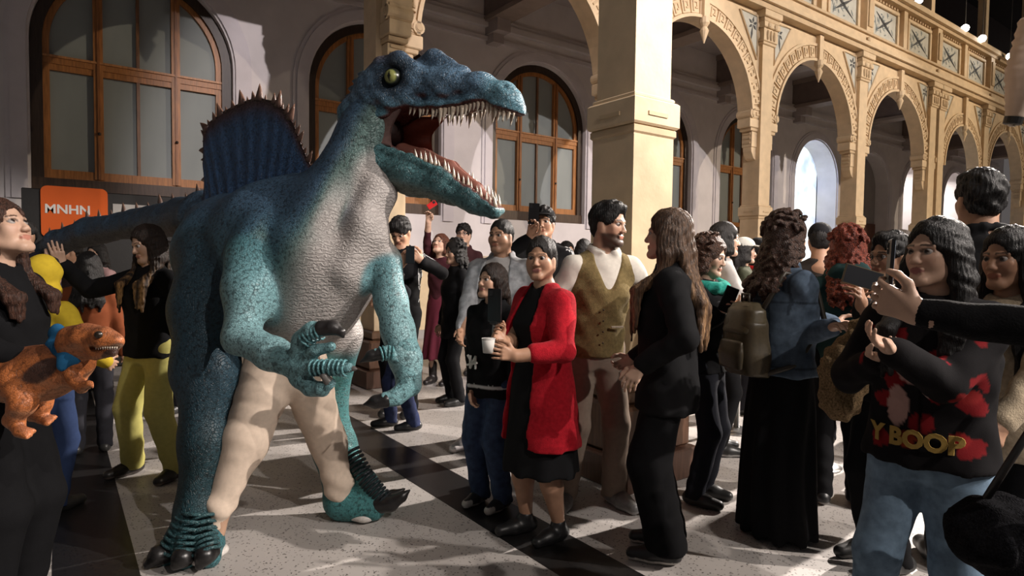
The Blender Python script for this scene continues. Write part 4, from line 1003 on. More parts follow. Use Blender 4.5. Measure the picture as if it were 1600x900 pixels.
def person(label, foot, yaw, H=1.68, fem=False, skin=SK1, w=1.0, head=(0, 0, 0), hair=('short', BLK), top=None, bottom=None, shoes=(.02, .02, .02), sole=None,
           armR=None, armL=None, near=True, stance=None, lean=(0, 0), beard=0, glasses=False, group=None, cat='person', lips=None, colfn=None, sides=1, gaze=(0, 0), smile=0, fat=1.0, nm='person', stk=None):
    s = H/1.72; g = gr(*foot) if len(foot) == 2 else np.array(foot, float); g = np.array([g[0], g[1], 0.0])
    ya = math.radians(yaw); fwv = -math.cos(ya)*VV+math.sin(ya)*UU; xr = np.cross(fwv, (0, 0, 1)); Rm = np.stack([xr, fwv, np.array([0, 0, 1.0])], 1)
    root = thing(nm, label, cat, g, math.atan2(xr[1], xr[0]), group=group)
    def loc(p): return Rm.T@(np.array(p)-g)/s
    seed = int(abs(g[0]*977+g[1]*131)) % 9999; rr = random.Random(seed)
    hh = .0052 if near else .0085
    hb = .011 if near else .016
    lx, ly = lean
    shw = (.165 if fem else .188)*w**.5
    def sp(z): t = max(0, (z-.95)/.5); return np.array([lx*t, ly*t, 0.0])
    hc = np.array([0, .015, 1.60])+sp(1.6)*1.0
    hy, hpi, hr = (math.radians(a) for a in head)
    Rh = rotz(-hy)@rotx(hpi)@roty(hr)              # + yaw turns to the person's right, + pitch looks up
    hcen = hc+np.array([0, 0, 0])
    J = {}
    for nmj, sx in (('R', 1), ('L', -1)):
        J['sh'+nmj] = np.array([sx*(shw-.012), -.01, 1.362])+sp(1.4)
    sty = stance or ((.10, .0, .0), (-.10, .0, .0))
    # ---- arms
    A = {}
    for nmj, sx, arm in (('R', 1, armR), ('L', -1, armL)):
        sh = J['sh'+nmj]
        if arm is None: arm = dict(t=np.array([sx*(shw+.075), .05, .83])+sp(1.0), hint=(sx*.4, -1, 0))
        t = arm['t']; t = loc(pt(*t[1:])) if isinstance(t, tuple) and t[0] == 'p' else np.array(t, float)
        el, wr = two_bone(sh, t, .285, .255, arm.get('hint', (sx*.7, -.6, -.5)))
        fd = arm.get('f')
        fd = unit(wr-el) if fd is None else (unit(loc(pt(*fd[1:]))-wr) if isinstance(fd[0], str) else unit(fd))
        thd = arm.get('th', (0, 1, .2))
        A[nmj] = (sh, el, wr, fd, np.array(thd, float), sx, arm)
    # ---- skin: head, neck, hands and what the clothes leave bare, one mesh
    parts = []
    hb_ = Blob(); head_prims(hb_, Rh, hcen, fem, fat)
    nk = np.array([0, -.015, 1.44])+sp(1.44); hb_.cap(hcen+Rh@np.array([0, -.022, -.055]), nk, .050 if fem else .057*fat**.5, .058 if fem else .066, k=.03)
    hb_.cap(nk, nk+np.array([0, -.01, -.06]), .062, .09, k=.02)
    V, Q = hb_.mesh(hh); Lh = (V-hcen)@Rh
    lip = lips or tuple(np.array(skin)*np.array((.82, .55, .55)))
    C = np.tile(np.array(skin), (len(V), 1)); hcol = np.array(hair[1])
    m_ = (np.abs(Lh[:, 0]) < .026) & (np.abs(Lh[:, 2]+.0650) < .0125*(1-(Lh[:, 0]/.03)**2)) & (Lh[:, 1] > .066); C[m_] = lip
    m_ = (np.abs(Lh[:, 0]) > .012) & (np.abs(Lh[:, 0]) < .052) & (np.abs(Lh[:, 2]-(.0265-.10*np.abs(np.abs(Lh[:, 0])-.030))) < (.0048 if not fem else .0036)) & (Lh[:, 1] > .045); C[m_] = hcol*.6+np.array(skin)*.12
    ck = np.exp(-(((np.abs(Lh[:, 0])-.038)/.02)**2+((Lh[:, 2]+.03)/.022)**2))*(Lh[:, 1] > .03); C = C*(1-ck[:, None]*.18)+np.array((.55, .20, .15))*ck[:, None]*.18
    if beard:
        bm = smoothstep(-.040, -.056, Lh[:, 2]+.25*np.maximum(0, Lh[:, 1]-.06)-.0*Lh[:, 0])*smoothstep(-.145, -.12, Lh[:, 2])*smoothstep(-.02, .01, Lh[:, 1]); bm[(np.abs(Lh[:, 0]) < .022) & (np.abs(Lh[:, 2]+.066) < .009)] = 0
        mo = (np.abs(Lh[:, 0]) < .032) & (np.abs(Lh[:, 2]+.050) < .006) & (Lh[:, 1] > .06); bm = np.maximum(bm, mo*.9)
        C = C*(1-bm[:, None]*beard)+np.array(hair[1])*bm[:, None]*beard
    lm = (np.abs(np.sqrt((np.abs(Lh[:, 0])-.031)**2+((Lh[:, 2]-.002)*1.5)**2)-.0165) < .0042) & (Lh[:, 2] > .002) & (Lh[:, 1] > .06); C[lm] = C[lm]*.35
    parts.append((V, Q, C))
    em = MB()
    for sx in (-1, 1):
        n0 = len(em.v); em.ball((0, 0, 0), .0155, (.5, .46, .43), 14, 12)
        gz = Rh@unit((gaze[0], 1, gaze[1])); ce = hcen+Rh@np.array([sx*.031, .0705, .003])
        for i in range(n0, len(em.v)):
            q = np.array(em.v[i])/.0155; an = math.acos(max(-1, min(1, q@gz))); em.c[i] = (.004, .003, .003) if an < .34 else ((.030, .014, .008) if an < .60 else (.36, .32, .30)); em.v[i] = tuple(ce+q*.0155)
    ev = np.array(em.v); ef = em.f
    bare = Blob(); ns = 0
    _l = top if isinstance(top, list) else [top or {}]
    slv = max({'long': 1.0, 'short': .45, 'elbow': .62, 'none': 0, 'three': .8}[q.get('sleeve', 'long')] for q in _l)
    for k_ in 'RL':
        sh, el, wr, fd, thd, sx, arm = A[k_]
        hd = Blob(); hand_prims(hd, wr, fd, thd, -sx, arm.get('curl', .35), (.95 if fem else 1.05)*(1.0), arm.get('spread', .12), arm.get('tcl', .4))
        hd.cap(wr+(el-wr)*.35, wr, .033*w**.5, .025, k=.02)
        if slv < .9: hd.cap(sh, el, .047*w**.7, .040*w**.5, k=.02); hd.cap(el, wr, .041*w**.5, .026, k=.02)
        V, Q = hd.mesh(.0048 if near else .0085); cc = np.array(skin); parts.append((V, Q, np.tile(cc, (len(V), 1))))
    feet = []
    for (sx, (fx, fy, ta)) in zip((1, -1), sty):
        hipj = np.array([sx*.085, -.005, .90]); an = np.array([fx, fy-.02, .085]); kn, an = two_bone(hipj, an, .425, .41, (0.0, 1, 0)); feet.append((hipj, kn, an, ta))
    core = Blob(); core.loft([(.86, .10, .07, 0), (1.05, .09, .06, ly*.2, lx*.2), (1.30, .11, .07, ly*.7, lx*.7), (1.42, .06, .05, ly, lx)], k=.03)
    legbare = (bottom or {}).get('bare', False)
    for (hj, kn, an, ta) in feet:
        if not legbare: core.cap(hj, kn, .05, .04, k=.03); core.cap(kn, an, .035, .03, k=.02)
    for k_ in 'RL':
        if slv >= .9: core.cap(A[k_][0], A[k_][1], .03, .026, k=.03); core.cap(A[k_][1], A[k_][2], .026, .02, k=.02)
    V, Q = core.mesh(.024); parts.append((V, Q, np.tile(np.array(skin), (len(V), 1))))
    if legbare:
        lb = Blob()
        for (hj, kn, an, ta) in feet:
            lb.cap(hj, kn, .085*w, .055*w**.5, k=.02); lb.chain([kn, kn*.6+an*.4+np.array([0, -.018, 0]), an, an+np.array([0, .03, -.05])], [.054*w**.5, .058*w**.5, .034, .034], k=.02)
        V, Q = lb.mesh(.010); parts.append((V, Q, np.tile(np.array(skin), (len(V), 1))))
    Vs = []; Fs = []; Cs = []; n0 = 0
    for (V, Q, C) in parts: Vs.append(V); Fs.append(Q+n0); Cs.append(C); n0 += len(V)
    tri = [f for f in ef]
    Vall = np.concatenate(Vs+[ev])*s; Call = np.concatenate(Cs+[np.array(em.c)])
    FF = [list(q) for q in np.concatenate(Fs)]+[[i+n0 for i in f] for f in tri]
    bo = link('body', to_mesh('body', Vall, FF, 'skin', Call), root)
    def add(name, b, h, mat, col, disp=None, clip=(), sm=1, fn=None, par=None, cf=None):
        V, Q = b.mesh(h, disp, clip)
        if len(V) == 0: return None
        if sm: V = smooth(V, Q, sm)
        if fn is not None: N = normals(V, Q); V = V+N*fn(V, hcen)[:, None]
        C = col if cf is None else cf(V, np.tile(np.array(col, float), (len(V), 1)))
        return link(name, to_mesh(name, V*s, Q, mat, C), root if par is None else par)
    # ---- legs
    bt = bottom or dict(kind='trousers', col=(.02, .02, .025))
    bm_ = bt.get('mat', 'cloth')
    ph = rr.random()*6
    def leg_fold(x, y, z): return .0032*np.sin(40*z+24*x+4*np.sin(13*y+4*z)+ph)*(.3+.7*smoothstep(.6, .1, z))+.0022*np.sin(12*z-36*y+22*x+ph)
    if bt['kind'] == 'trousers':
        wd = bt.get('w', 1.0)*w**.7; b = Blob()
        b.loft([(.80, .150*w, .105*w), (.90, .172*w**.9, .122*w), (.98, .160*w, .112*w), (1.06, .145*w, .100*w)], k=.05)
        hem = bt.get('hem', .045)
        for (hj, kn, an, ta) in feet:
            b.cap(hj+np.array([0, 0, -.01]), kn, .094*w**.8, .068*wd, k=.05); b.cap(kn, np.array([an[0], an[1], hem]), .068*wd, bt.get('cuff', .060)*wd, k=.03)
        add(bt.get('name', 'trousers'), b, hb, bm_, bt['col'], leg_fold, [((0, 0, hem), (0, 0, -1))], cf=bt.get('cf'))
    else:
        z0 = bt.get('hem', .45); fl_ = bt.get('flare', .24); b = Blob()
        b.loft([(z0, fl_*w, fl_*.85*w), (.70, max(.185, fl_*.8)*w, max(.145, fl_*.65)*w), (.92, .170*w, .128*w), (1.06, .14*w, .10*w)], k=.03)
        def sk_fold(x, y, z): return bt.get('pleat', .010)*np.sin(np.arctan2(y, x)*bt.get('np', 9)+2*np.sin(z*4)+ph)*smoothstep(.95, .35, z)
        add(bt.get('name', 'skirt'), b, hb, bm_, bt['col'], sk_fold)
    # ---- shoes
    for (hj, kn, an, ta) in feet:
        if shoes is None: break
        a = math.radians(ta); d_ = np.array([math.sin(a), math.cos(a), 0]); o = np.array([an[0], an[1]+.01, 0]); b = Blob(); sz = .94 if fem else 1.05
        b.chain([o-d_*.045*sz+np.array([0, 0, .045]), o+d_*.07*sz+np.array([0, 0, .042]), o+d_*.165*sz+np.array([0, 0, .034])], [.042*sz, .046*sz, .036*sz], k=.03, flat=(np.array([0, 0, 1.0]), 1.05))
        b.cap(o+np.array([0, -.01, .05]), o+np.array([0, -.005, .095 if stk != 'boot' else .22]), .045, .045 if stk != 'boot' else .05, k=.03)
        sc_ = np.array(sole if sole is not None else np.array(shoes)*.7+.01)
        def cf(V, C, d_=d_, o=o):
            C[V[:, 2] < .026] = sc_
            if stk == 'toe': t = (V-o)@d_; C[(t > .125) & (V[:, 2] < .06)] = sc_
            return C
        add('shoe', b, .0075 if near else .012, 'leather', shoes, None, [((0, 0, .002), (0, 0, -1))], cf=cf)
    # ---- upper garments
    def garment(tp, extra=0.0):
        es = tp.get('ease', .0)+extra; hem = tp.get('hem', .86); b = Blob()
        hw = tp.get('hemw', 1.0); bust = .018 if fem else .0
        rows = [(hem, (.168+es)*w*hw, (.122+es)*w*hw, 0, 0)]
        if hem < .8: rows.append((.86, (.170+es)*w, (.124+es)*w, 0, 0))
        rows += [(1.04, (.146 if fem else .156)*w+es, .108*w+es, sp(1.04)[1], sp(1.04)[0]), (1.24, (.160 if fem else .176)*w+es, (.118*w+es+bust*.5), sp(1.24)[1]+bust*.5, sp(1.24)[0]), (1.37, (.142 if fem else .160)*w**.7+es*.7, .092*w**.7+es*.7, sp(1.38)[1]-.008, sp(1.38)[0]), (1.455, .072+es*.5, .068+es*.4, sp(1.45)[1]-.015, sp(1.45)[0])]
        b.loft(rows, k=.04)
        sl = tp.get('sleeve', 'long'); sw = tp.get('sw', 1.0)*w**.6
        for k_ in 'RL':
            sh, el, wr, fd, thd, sx, arm = A[k_]
            b.cap(np.array([sx*.05, -.018, 1.412])+sp(1.43), sh+np.array([-sx*.01, 0, -.005]), .042+es*.5, .056*sw+es*.4, k=.05)
            if sl == 'none': continue
            if sl in ('short', 'elbow'): b.cap(sh, sh+(el-sh)*(.62 if sl == 'short' else .95), .062*sw+es*.5, .062*sw+es*.5, k=.04); continue
            b.cap(sh, el, .058*sw+es*.5, .049*sw+es*.4, k=.022)
            e2 = wr+(el-wr)*(.06 if sl == 'long' else .40); b.cap(el, e2, .049*sw+es*.4, .038*sw+es*.3, k=.012)
        if tp.get('hood'):
            c = np.array([0, -.085, 1.45])+sp(1.45); b.ell(c, (.12, .07, .085), k=.03); b.chain([np.array([.10, -.03, 1.45])+sp(1.45), np.array([.05, .07, 1.40])+sp(1.4)], [.035, .028], k=.02); b.chain([np.array([-.10, -.03, 1.45])+sp(1.45), np.array([-.05, .07, 1.40])+sp(1.4)], [.035, .028], k=.02)
        if tp.get('collar'):
            n_ = 10; rd = tp['collar']
            cp = [np.array([math.sin(a)*.074, -.012+math.cos(a)*.066, 1.462-.02*math.cos(a)])+sp(1.46) for a in np.linspace(.5, 2*PI-.5, n_)]; b.chain(cp, [rd]*n_, k=.015)
        return b
    def up_fold(x, y, z): return .0028*np.sin(26*z+22*x+4*np.sin(15*y+5*z)+ph)+.0022*np.sin(48*x-37*z+2*np.sin(21*y)+ph)
    if top:
        lst = top if isinstance(top, list) else [top]
        for tp in lst:
            b = garment(tp); clip = list(tp.get('clip', []))
            if tp.get('open'):
                ow = tp['open']; 
                for zz in np.arange(tp.get('hem', .86)-.04, 1.42, .02): b.cap((-ow*.3, .30, zz), (ow*.3, .30, zz), .22+ow, k=.005, sub=True, flat=((1, 0, 0), (.22+ow)/(ow+.012*max(0, (1.42-zz)*2))))
            if tp.get('vneck'):
                b.cap(np.array([0, .10, 1.47])+sp(1.5), np.array([0, .175, tp['vneck']])+sp(1.3), .115, .018, k=.004, sub=True)
            b.cap(nk+np.array([0, .004, .10]), nk+np.array([0, .004, -.012]), .062, .058, k=.004, sub=True)
            add(tp.get('name', 'jacket'), b, hb*.9, tp.get('mat', 'cloth'), tp['col'], up_fold, clip, cf=tp.get('cf'))
    # ---- hair
    st, hcl = hair[0], hair[1]; hbx = Blob(); q = Blob()
    def rot_add(bb): bb.xf(Rh, hcen); hbx.p += bb.p
    th_ = {'short': .012, 'crop': .006, 'fade': .010, 'long': .014, 'curly': .022, 'bob': .016, 'bun': .010, 'fringe': .016, 'half': .014, 'none': 0}.get(st, .012)
    if st != 'none':
        q.ell((0, -.016, .040), (.0745+th_, .094+th_, .086+th_), k=.02)
        if st in ('short', 'fringe'): q.ell((0, .035, .098), (.062, .055, .034), k=.03)
        if st in ('long', 'bob', 'curly', 'half', 'bun'): q.ell((0, -.050, -.03), (.066+th_, .055+th_, .085), k=.04)
        elif st != 'cap': q.ell((0, -.055, -.02), (.060+th_*.5, .045+th_*.5, .06), k=.03)
        fr = {'fringe': -.004, 'short': .018}.get(st, .022)
        q.ell((0, .115, -.034 if st != 'fringe' else -.050), (.066 if fem else .070, .085, .108 if st != 'fringe' else .098), k=.012, sub=True)
        for sx in (-1, 1):
            if not fem and st in ('short', 'crop', 'fade', 'fringe'): q.ell((sx*.088, .01, -.04), (.035, .055, .055), k=.01, sub=True)
        rot_add(q)
        clip = [] if fem or st in ('curly',) else [(hcen+Rh@np.array([0, 0, -.075]), Rh@np.array([0, 0, -1.0]))]
        if st in ('long', 'curly', 'half'):
            L = hair[2] if len(hair) > 2 else .42; n_ = 19 if st != 'curly' else 22
            eas = max(q_.get('ease', 0) for q_ in _l); bdep = .118*w+eas+.028; fr_ = len(hair) > 4 and hair[4]
            for i in range(n_):
                fi = math.radians(-112+224*i/(n_-1)); c_, s_ = math.cos(fi), math.sin(fi); sg = 1 if fi > 0 else -1
                up_ = rr.uniform(-.01, .06) if st == 'curly' else .02
                o = hcen+Rh@np.array([s_*.072, -.012-c_*.080, up_]); LL = L*(.85+.25*rr.random())
                bx_, by_ = hcen[0], hcen[1]-.02; ex = 1.22 if st == 'curly' else 1.0
                hx = lambda r, a=fi: (bx_+math.sin(a)*r*ex+rr.uniform(-.01, .01), by_-math.cos(a)*r*ex+rr.uniform(-.01, .01))
                p1 = np.array([*hx(.088), hcen[2]-.09]); pts = [o, p1]; rd = [.028, .029]
                if abs(fi) < 1.22:
                    a2 = fi*.72; zs = hcen[2]-.20
                    if LL > .2: pts.append(np.array([bx_+math.sin(a2)*.118*ex, min(by_-math.cos(a2)*.105*ex, sp(1.4)[1]-.105*math.cos(a2)), zs])); rd.append(.028)
                    if LL > .26: zz_ = hcen[2]-LL; pts.append(np.array([sp(1.3)[0]+math.sin(a2)*.155+rr.uniform(-.02, .02), sp(1.3)[1]-bdep*math.cos(a2*.8), (zs+zz_)/2])); rd.append(.025); pts.append(np.array([sp(1.2)[0]+math.sin(a2)*.15+rr.uniform(-.03, .03), sp(1.2)[1]-bdep*math.cos(a2*.8)+rr.uniform(-.008, .004), zz_])); rd.append(.009)
                elif fr_ or abs(fi) < 1.5:
                    if LL > .2: pts.append(np.array([bx_+sg*.088*ex, hcen[1]+(.02 if fr_ else -.02), hcen[2]-.19])); rd.append(.025)
                    if fr_ and LL > .26:
                        zz_ = hcen[2]-LL*.95; q0 = sp(1.3); x_ = sg*(.075+.05*rr.random()); y_ = (.118*w+eas+(.02 if fem else 0))*math.sqrt(max(.3, 1-(x_/.20)**2))+.016
                        pts += [np.array([q0[0]+x_, q0[1]+y_*.95, hcen[2]-.27]), np.array([q0[0]+x_+rr.uniform(-.015, .015), q0[1]+y_, zz_])]; rd += [.022, .008]
                if st == 'curly':
                    rad_ = .60; dist = 0; ph_ = rr.random()*6; prev = None
                    for a_, b_, ra, rb in zip(pts[:-1], pts[1:], rd[:-1], rd[1:]):
                        sl_ = np.linalg.norm(b_-a_); nst = max(3, int(sl_/.011)); dv = unit(b_-a_); e1 = unit(np.cross(dv, (.3, .9, .2))); e2 = np.cross(dv, e1)
                        for q_ in range(nst):
                            t_ = q_/nst; an_ = ph_+(dist+sl_*t_)*150; cpt = a_+(b_-a_)*t_+(e1*math.cos(an_)+e2*math.sin(an_))*.017
                            if prev is not None: hbx.cap(prev, cpt, .0105, .0105, k=.006)
                            prev = cpt
                        dist += sl_
                    hbx.chain(pts, [max(.006, r_*.55) for r_ in rd], k=.012)
                else: hbx.chain(pts, rd, k=.012)
            if st == 'curly':
                for _ in range(34):
                    a1 = rr.uniform(-2.0, 2.0); el_ = rr.uniform(.1, 1.5); c0 = np.array([math.sin(a1)*math.cos(el_)*.080, -.018-math.cos(a1)*math.cos(el_)*.098, .04+.092*math.sin(el_)]); tv = unit(np.cross(c0, (math.sin(a1*3), .3, math.cos(a1*2)))); nv = unit(c0-np.array([0, -.018, .04])); bv = np.cross(tv, nv); prev = None
                    for q_ in range(12):
                        an_ = q_*.95; cpt = hcen+Rh@(c0+tv*(q_-5.5)*.008+nv*(.012+.012*math.cos(an_))+bv*.013*math.sin(an_)-np.array([0, 0, .00012*(q_-5)**2]))
                        if prev is not None: hbx.cap(prev, cpt, .010, .010, k=.006)
                        prev = cpt
            hbx.xf(np.eye(3), np.zeros(3)); fc = Blob(); fc.ell((0, .115, -.036), (.060, .085, .108), k=.01, sub=True); fc.xf(Rh, hcen); hbx.p += fc.p
            hbx.cap(nk+np.array([0, .055, .07]), nk+np.array([0, .095, -.05]), .05, .045, k=.01, sub=True)
        if st == 'bun': q2 = Blob(); q2.ell((0, -.125, .01), (.035, .032, .035), k=.015); rot_add(q2)
        tipc = hair[3] if len(hair) > 3 else None
        def hcf(V, C):
            if tipc is not None: t = smoothstep(.08, .34, hcen[2]-V[:, 2]); C = mixc(hcl, tipc, t*(.5+.5*np.sin(np.arctan2(V[:, 0]-hcen[0], V[:, 1]-hcen[1])*23+V[:, 2]*9)))
            return C
        add('hair', hbx, hh*1.05, 'hair_curly' if st == 'curly' else 'hair', hcl, wob(.002, 105, seed % 77) if st == 'curly' else wob(.0042 if st in ('short', 'fringe') else .0022, 90, seed % 77), clip, 1 if st != 'curly' else 0, ripple(43, .0016 if st != 'curly' else 0, 9), cf=hcf)
    if glasses:
        m_ = MB()
        for sx in (-1, 1):
            m_.tube([hcen+Rh@np.array([sx*.033+.021*math.cos(a), .094, .002+.017*math.sin(a)]) for a in np.linspace(0, 2*PI, 15)], .0018, (.01, .01, .01), 5); m_.tube([hcen+Rh@np.array([sx*.054, .092, .005]), hcen+Rh@np.array([sx*.077, .0, .005])], .0016, (.01, .01, .01), 5)
        m_.tube([hcen+Rh@np.array([-.012, .097, .004]), hcen+Rh@np.array([.012, .097, .004])], .0016, (.01, .01, .01), 5); m_.v = [tuple(np.array(v)*s) for v in m_.v]; m_.build('glasses', 'hard', root)
    root_info = dict(root=root, s=s, Rm=Rm, g=g, hcen=hcen, Rh=Rh, A=A, loc=loc, add=add, sp=sp, w=lambda p: Rm@(np.array(p)*s)+g)
    return root_info
def phone(label, c, up, nrm, col=(.01, .01, .011), glow=False, L=.148, W=.072, group='phones held up by the crowd'):
    up = unit(up); nrm = np.array(nrm, float); nrm = unit(nrm-up*(nrm@up)); x = np.cross(up, nrm)
    t = thing('phone', label, 'phone', c, group=group); t.rotation_euler = Matrix((tuple(x), tuple(-nrm), tuple(up))).transposed().to_euler()
    m_ = MB(); m_.box((-W/2, -.004, -L/2), (W/2, .004, L/2), col, .003); m_.build('case', 'hard', t)
    m_ = MB(); m_.box((-W/2+.003, -.0046, -L/2+.005), (W/2-.003, -.004, L/2-.005), (.012, .013, .016)); m_.build('screen', 'phone_glow' if glow else 'hard', t)
    m_ = MB(); m_.box((W/2-.032, .004, L/2-.036), (W/2-.006, .0062, L/2-.008), (.02, .02, .021), .002)
    for i in range(2): m_.tube([(W/2-.019, .0062, L/2-.016-i*.013), (W/2-.019, .0075, L/2-.016-i*.013)], .0052, (.03, .03, .035), 10)
    m_.build('camera_bump', 'hard', t)
    return t

# ================================================================== the crowd
def fu(px, d): return uv((px-800)/F_PX*d, d)                     # standing place d metres away
BK, CH, JN = (.008, .008, .009), (.02, .02, .022), (.035, .06, .12)
# --- left edge: woman with the puppet
person('woman at left edge looking up, holding an orange baby dinosaur puppet', fu(-2, 2.42), 88, 1.63, True, SK3, 1.0, head=(0, 22, 0), hair=('long', (.05, .022, .014), .40, None, True), top=dict(name='jacket', col=BK, ease=.02, collar=.018), bottom=dict(kind='trousers', col=BK, w=1.35),
       armR=dict(t=('p', 66, 575, 2.16), curl=.7, th=(0, 0, 1)), armL=dict(t=('p', 75, 560, 2.55), curl=.6, th=(0, 0, 1)), gaze=(0, .3))
# --- woman in yellow trousers
def em_l2(I):
    m_ = MB(); c = np.array([.065, .0, 1.22])
    for (rx, rz) in ((.05, .022), (.042, .013)):
        pts = [I['Rm'].T@I['Rm']@np.array([-.055+rx*math.cos(a), 0, 1.235+rz*math.sin(a)+.15*rx*math.cos(a)]) for a in np.linspace(.4, 5.8, 18)]
        pts = [np.array([p[0], .128+.012-.9*(p[0])**2*2.2, p[2]])*I['s'] for p in pts]; m_.tube(pts, .0035, (.45, .5, .58), 5)
    m_.build('emblem', 'cloth', I['root'])
I = person('smiling woman in black sweatshirt and yellow-green trousers under the dinosaur tail', (238, 744), -22, 1.61, True, SK3, 1.03, head=(12, -14, 4), hair=('long', DBR, .46, (.30, .17, .07), True), top=dict(name='sweatshirt', col=BK, ease=.022, collar=.016, hem=.84),
       bottom=dict(kind='trousers', col=(.50, .46, .15), w=1.2, cuff=.058), shoes=(.02, .017, .016), sole=(.10, .08, .07), stance=((.17, .03, 10), (-.18, -.02, -12)), armR=dict(t=('p', 96, 412, 3.72), f=('p', 84, 378, 3.66), th=(0, .6, 1), curl=.25, hint=(.3, -.3, -1)), armL=dict(t=('p', 247, 545, 4.02), curl=.6))
em_l2(I)
I = person('child in a yellow hooded jacket with a blue backpack, seen from behind', fu(66, 3.45), 165, 1.40, False, SK1, 1.12, head=(0, 5, 0), hair=('short', BLK), near=True, top=dict(name='jacket', col=(.52, .37, .03), ease=.03, hood=True), bottom=dict(kind='trousers', col=(.03, .05, .12)), armR=dict(t=(.25, .25, 1.0)))
hb2 = Blob(); hb2.ell((0, -.01, .035), (.105, .115, .125), k=.02); hb2.ell((0, .13, -.02), (.075, .09, .10), sub=True, k=.01); hb2.ell((0, -.02, -.10), (.11, .10, .08), k=.03); hb2.xf(I['Rh'], I['hcen']); I['add']('hood', hb2, .011, 'cloth', (.52, .37, .03), wob(.004, 30, 2))
bp = thing('backpack', 'bright blue backpack on the child in yellow', 'backpack', I['w']((0, -.02, 1.0)), math.atan2(I['Rm'][1, 0], I['Rm'][0, 0])); m_ = Blob(); m_.ell((0, -.19, .04), (.125, .075, .17), k=.03); m_.ell((0, -.25, -.02), (.09, .045, .10), k=.03); V, Q = m_.mesh(.011); link('bag', to_mesh('bag', V, Q, 'cloth', (.02, .11, .30)), bp)
for sx in (-1, 1): m_ = MB(); m_.tube([(sx*.08, -.16, .14), (sx*.085, -.05, .24), (sx*.085, .10, .20), (sx*.09, .12, .02), (sx*.10, -.12, -.12)], .012, (.015, .08, .22), 6); m_.build('strap', 'cloth', bp, True)
BG = dict(near=False, group='people in the background crowd')
person('dark-haired person in rust-brown jacket behind the baby dinosaur', fu(138, 4.5), -150, 1.44, True, SK2, 1.0, hair=('long', BLK, .35), top=dict(col=(.16, .045, .018), ease=.02), **BG)
person('person in dark plaid shirt behind the outstretched arm', fu(112, 6.0), -40, 1.56, False, SK2, 1.0, hair=('short', BLK), top=dict(col=(.05, .03, .03), ease=.01), **BG)
person('dark-haired bystander under the dinosaur tail root', fu(262, 5.7), -20, 1.55, True, SK2, 1.0, hair=('long', BLK, .3), top=dict(col=(.03, .03, .034), ease=.01), **BG)
person('dark-haired bystander behind the puppet woman at far left', fu(38, 5.2), 10, 1.70, False, SK2, 1.0, hair=('short', BLK), top=dict(col=(.02, .02, .03), ease=.01), **BG)
person('person in pale top partly hidden behind the dark plaid shirt', fu(152, 6.6), -10, 1.55, True, SK3, 1.0, hair=('long', BLK, .3), top=dict(col=(.35, .22, .22), ease=.01), **BG)
person('bystander in black between the dinosaur legs', fu(505, 5.6), 20, 1.66, False, SK2, 1.0, hair=('short', BLK), top=dict(col=BK), bottom=dict(kind='trousers', col=BK), shoes=(.012, .012, .012), **BG)
# --- centre, beyond the dinosaur
def stripes(V, C):
    o = (np.abs(V[:, 0]) > .17) & (V[:, 2] > 1.0); st = o & (np.mod(np.arctan2(V[:, 1]+.01, np.abs(V[:, 0])-.17)*6, 2) < .55) & (np.abs(V[:, 1]) < .05); C[st] = (.55, .55, .55); return C
person('young man in black track jacket looking down at his phone', fu(626, 5.75), -12, 1.80, False, SK2, 1.0, head=(0, -32, 0), hair=('fringe', BLK), top=dict(name='track_jacket', col=BK, ease=.012, collar=.016, cf=stripes), bottom=dict(kind='trousers', col=BK), armR=dict(t=('p', 626, 414, 5.35), f=('p', 640, 398, 5.3), th=(0, 0, 1), curl=.7), armL=dict(t=('p', 659, 408, 5.35), f=('p', 645, 396, 5.3), th=(0, 0, 1), curl=.7))
phone('phone in the hands of the man in the track jacket', pt(641, 398, 5.28), (0, 0, 1), VV+np.array([0, 0, -.5]), glow=False)
person('boy in dark hoodie and blue jeans leaning forward behind the dinosaur arm', (628, 669), -72, 1.36, False, SK2, .95, head=(0, -12, 0), hair=('fringe', BLK), lean=(0, .07), top=dict(name='hoodie', col=(.012, .012, .015), ease=.02, hood=True), bottom=dict(kind='trousers', col=(.018, .026, .07), w=1.2, mat='denim'), shoes=(.012, .012, .014),
       stance=((.13, .12, 0), (-.10, -.10, 0)), armL=dict(t=('p', 592, 484, 5.15), curl=.6, th=(0, 0, 1)), armR=dict(t=('p', 588, 478, 5.4), curl=.6, th=(0, 0, 1)))
person('young woman in maroon skirt and boots raising a red phone high', (687, 600), -22, 1.72, True, SK3, .95, head=(0, 24, 0), hair=('long', (.09, .03, .015), .42), top=dict(name='top', col=(.045, .012, .016), sleeve='three'), bottom=dict(kind='skirt', col=(.10, .018, .03), hem=.30, flare=.23), shoes=(.012, .01, .01), stk='boot',
       armR=dict(t=('p', 669, 335, 6.95), f=('p', 671, 312, 6.95), th=(-1, 0, .3), curl=.6, hint=(1, -.2, -.2)), gaze=(0, .3))
phone('red phone held high above the maroon skirt woman', pt(675, 320, 6.92), UU*.75+np.array([0, 0, .5]), VV, col=(.5, .02, .02), L=.11, W=.06)
person('curly black-haired woman in black, smiling in profile', fu(712, 6.2), -58, 1.61, True, SK1, 1.0, head=(0, 0, 0), hair=('curly', BLK, .26), top=dict(name='coat', col=BK, hem=.7, ease=.02), bottom=dict(kind='trousers', col=BK))
person('young man with glasses and dark maroon sweater at the back', fu(724, 7.9), -14, 1.87, False, SK3, .95, head=(-5, 8, 0), hair=('fringe', BLK), glasses=True, top=dict(name='sweater', col=(.045, .018, .02), collar=.014), bottom=dict(kind='trousers', col=CH))
def graph(V, C): m_ = (V[:, 1] > .08) & (np.abs(V[:, 0]) < .09) & (V[:, 2] > 1.05) & (V[:, 2] < 1.27); n_ = np.sin(V[:, 0]*90+V[:, 2]*40)*np.sin(V[:, 2]*110); C[m_ & (n_ > -.3)] = (.10, .10, .11); return C
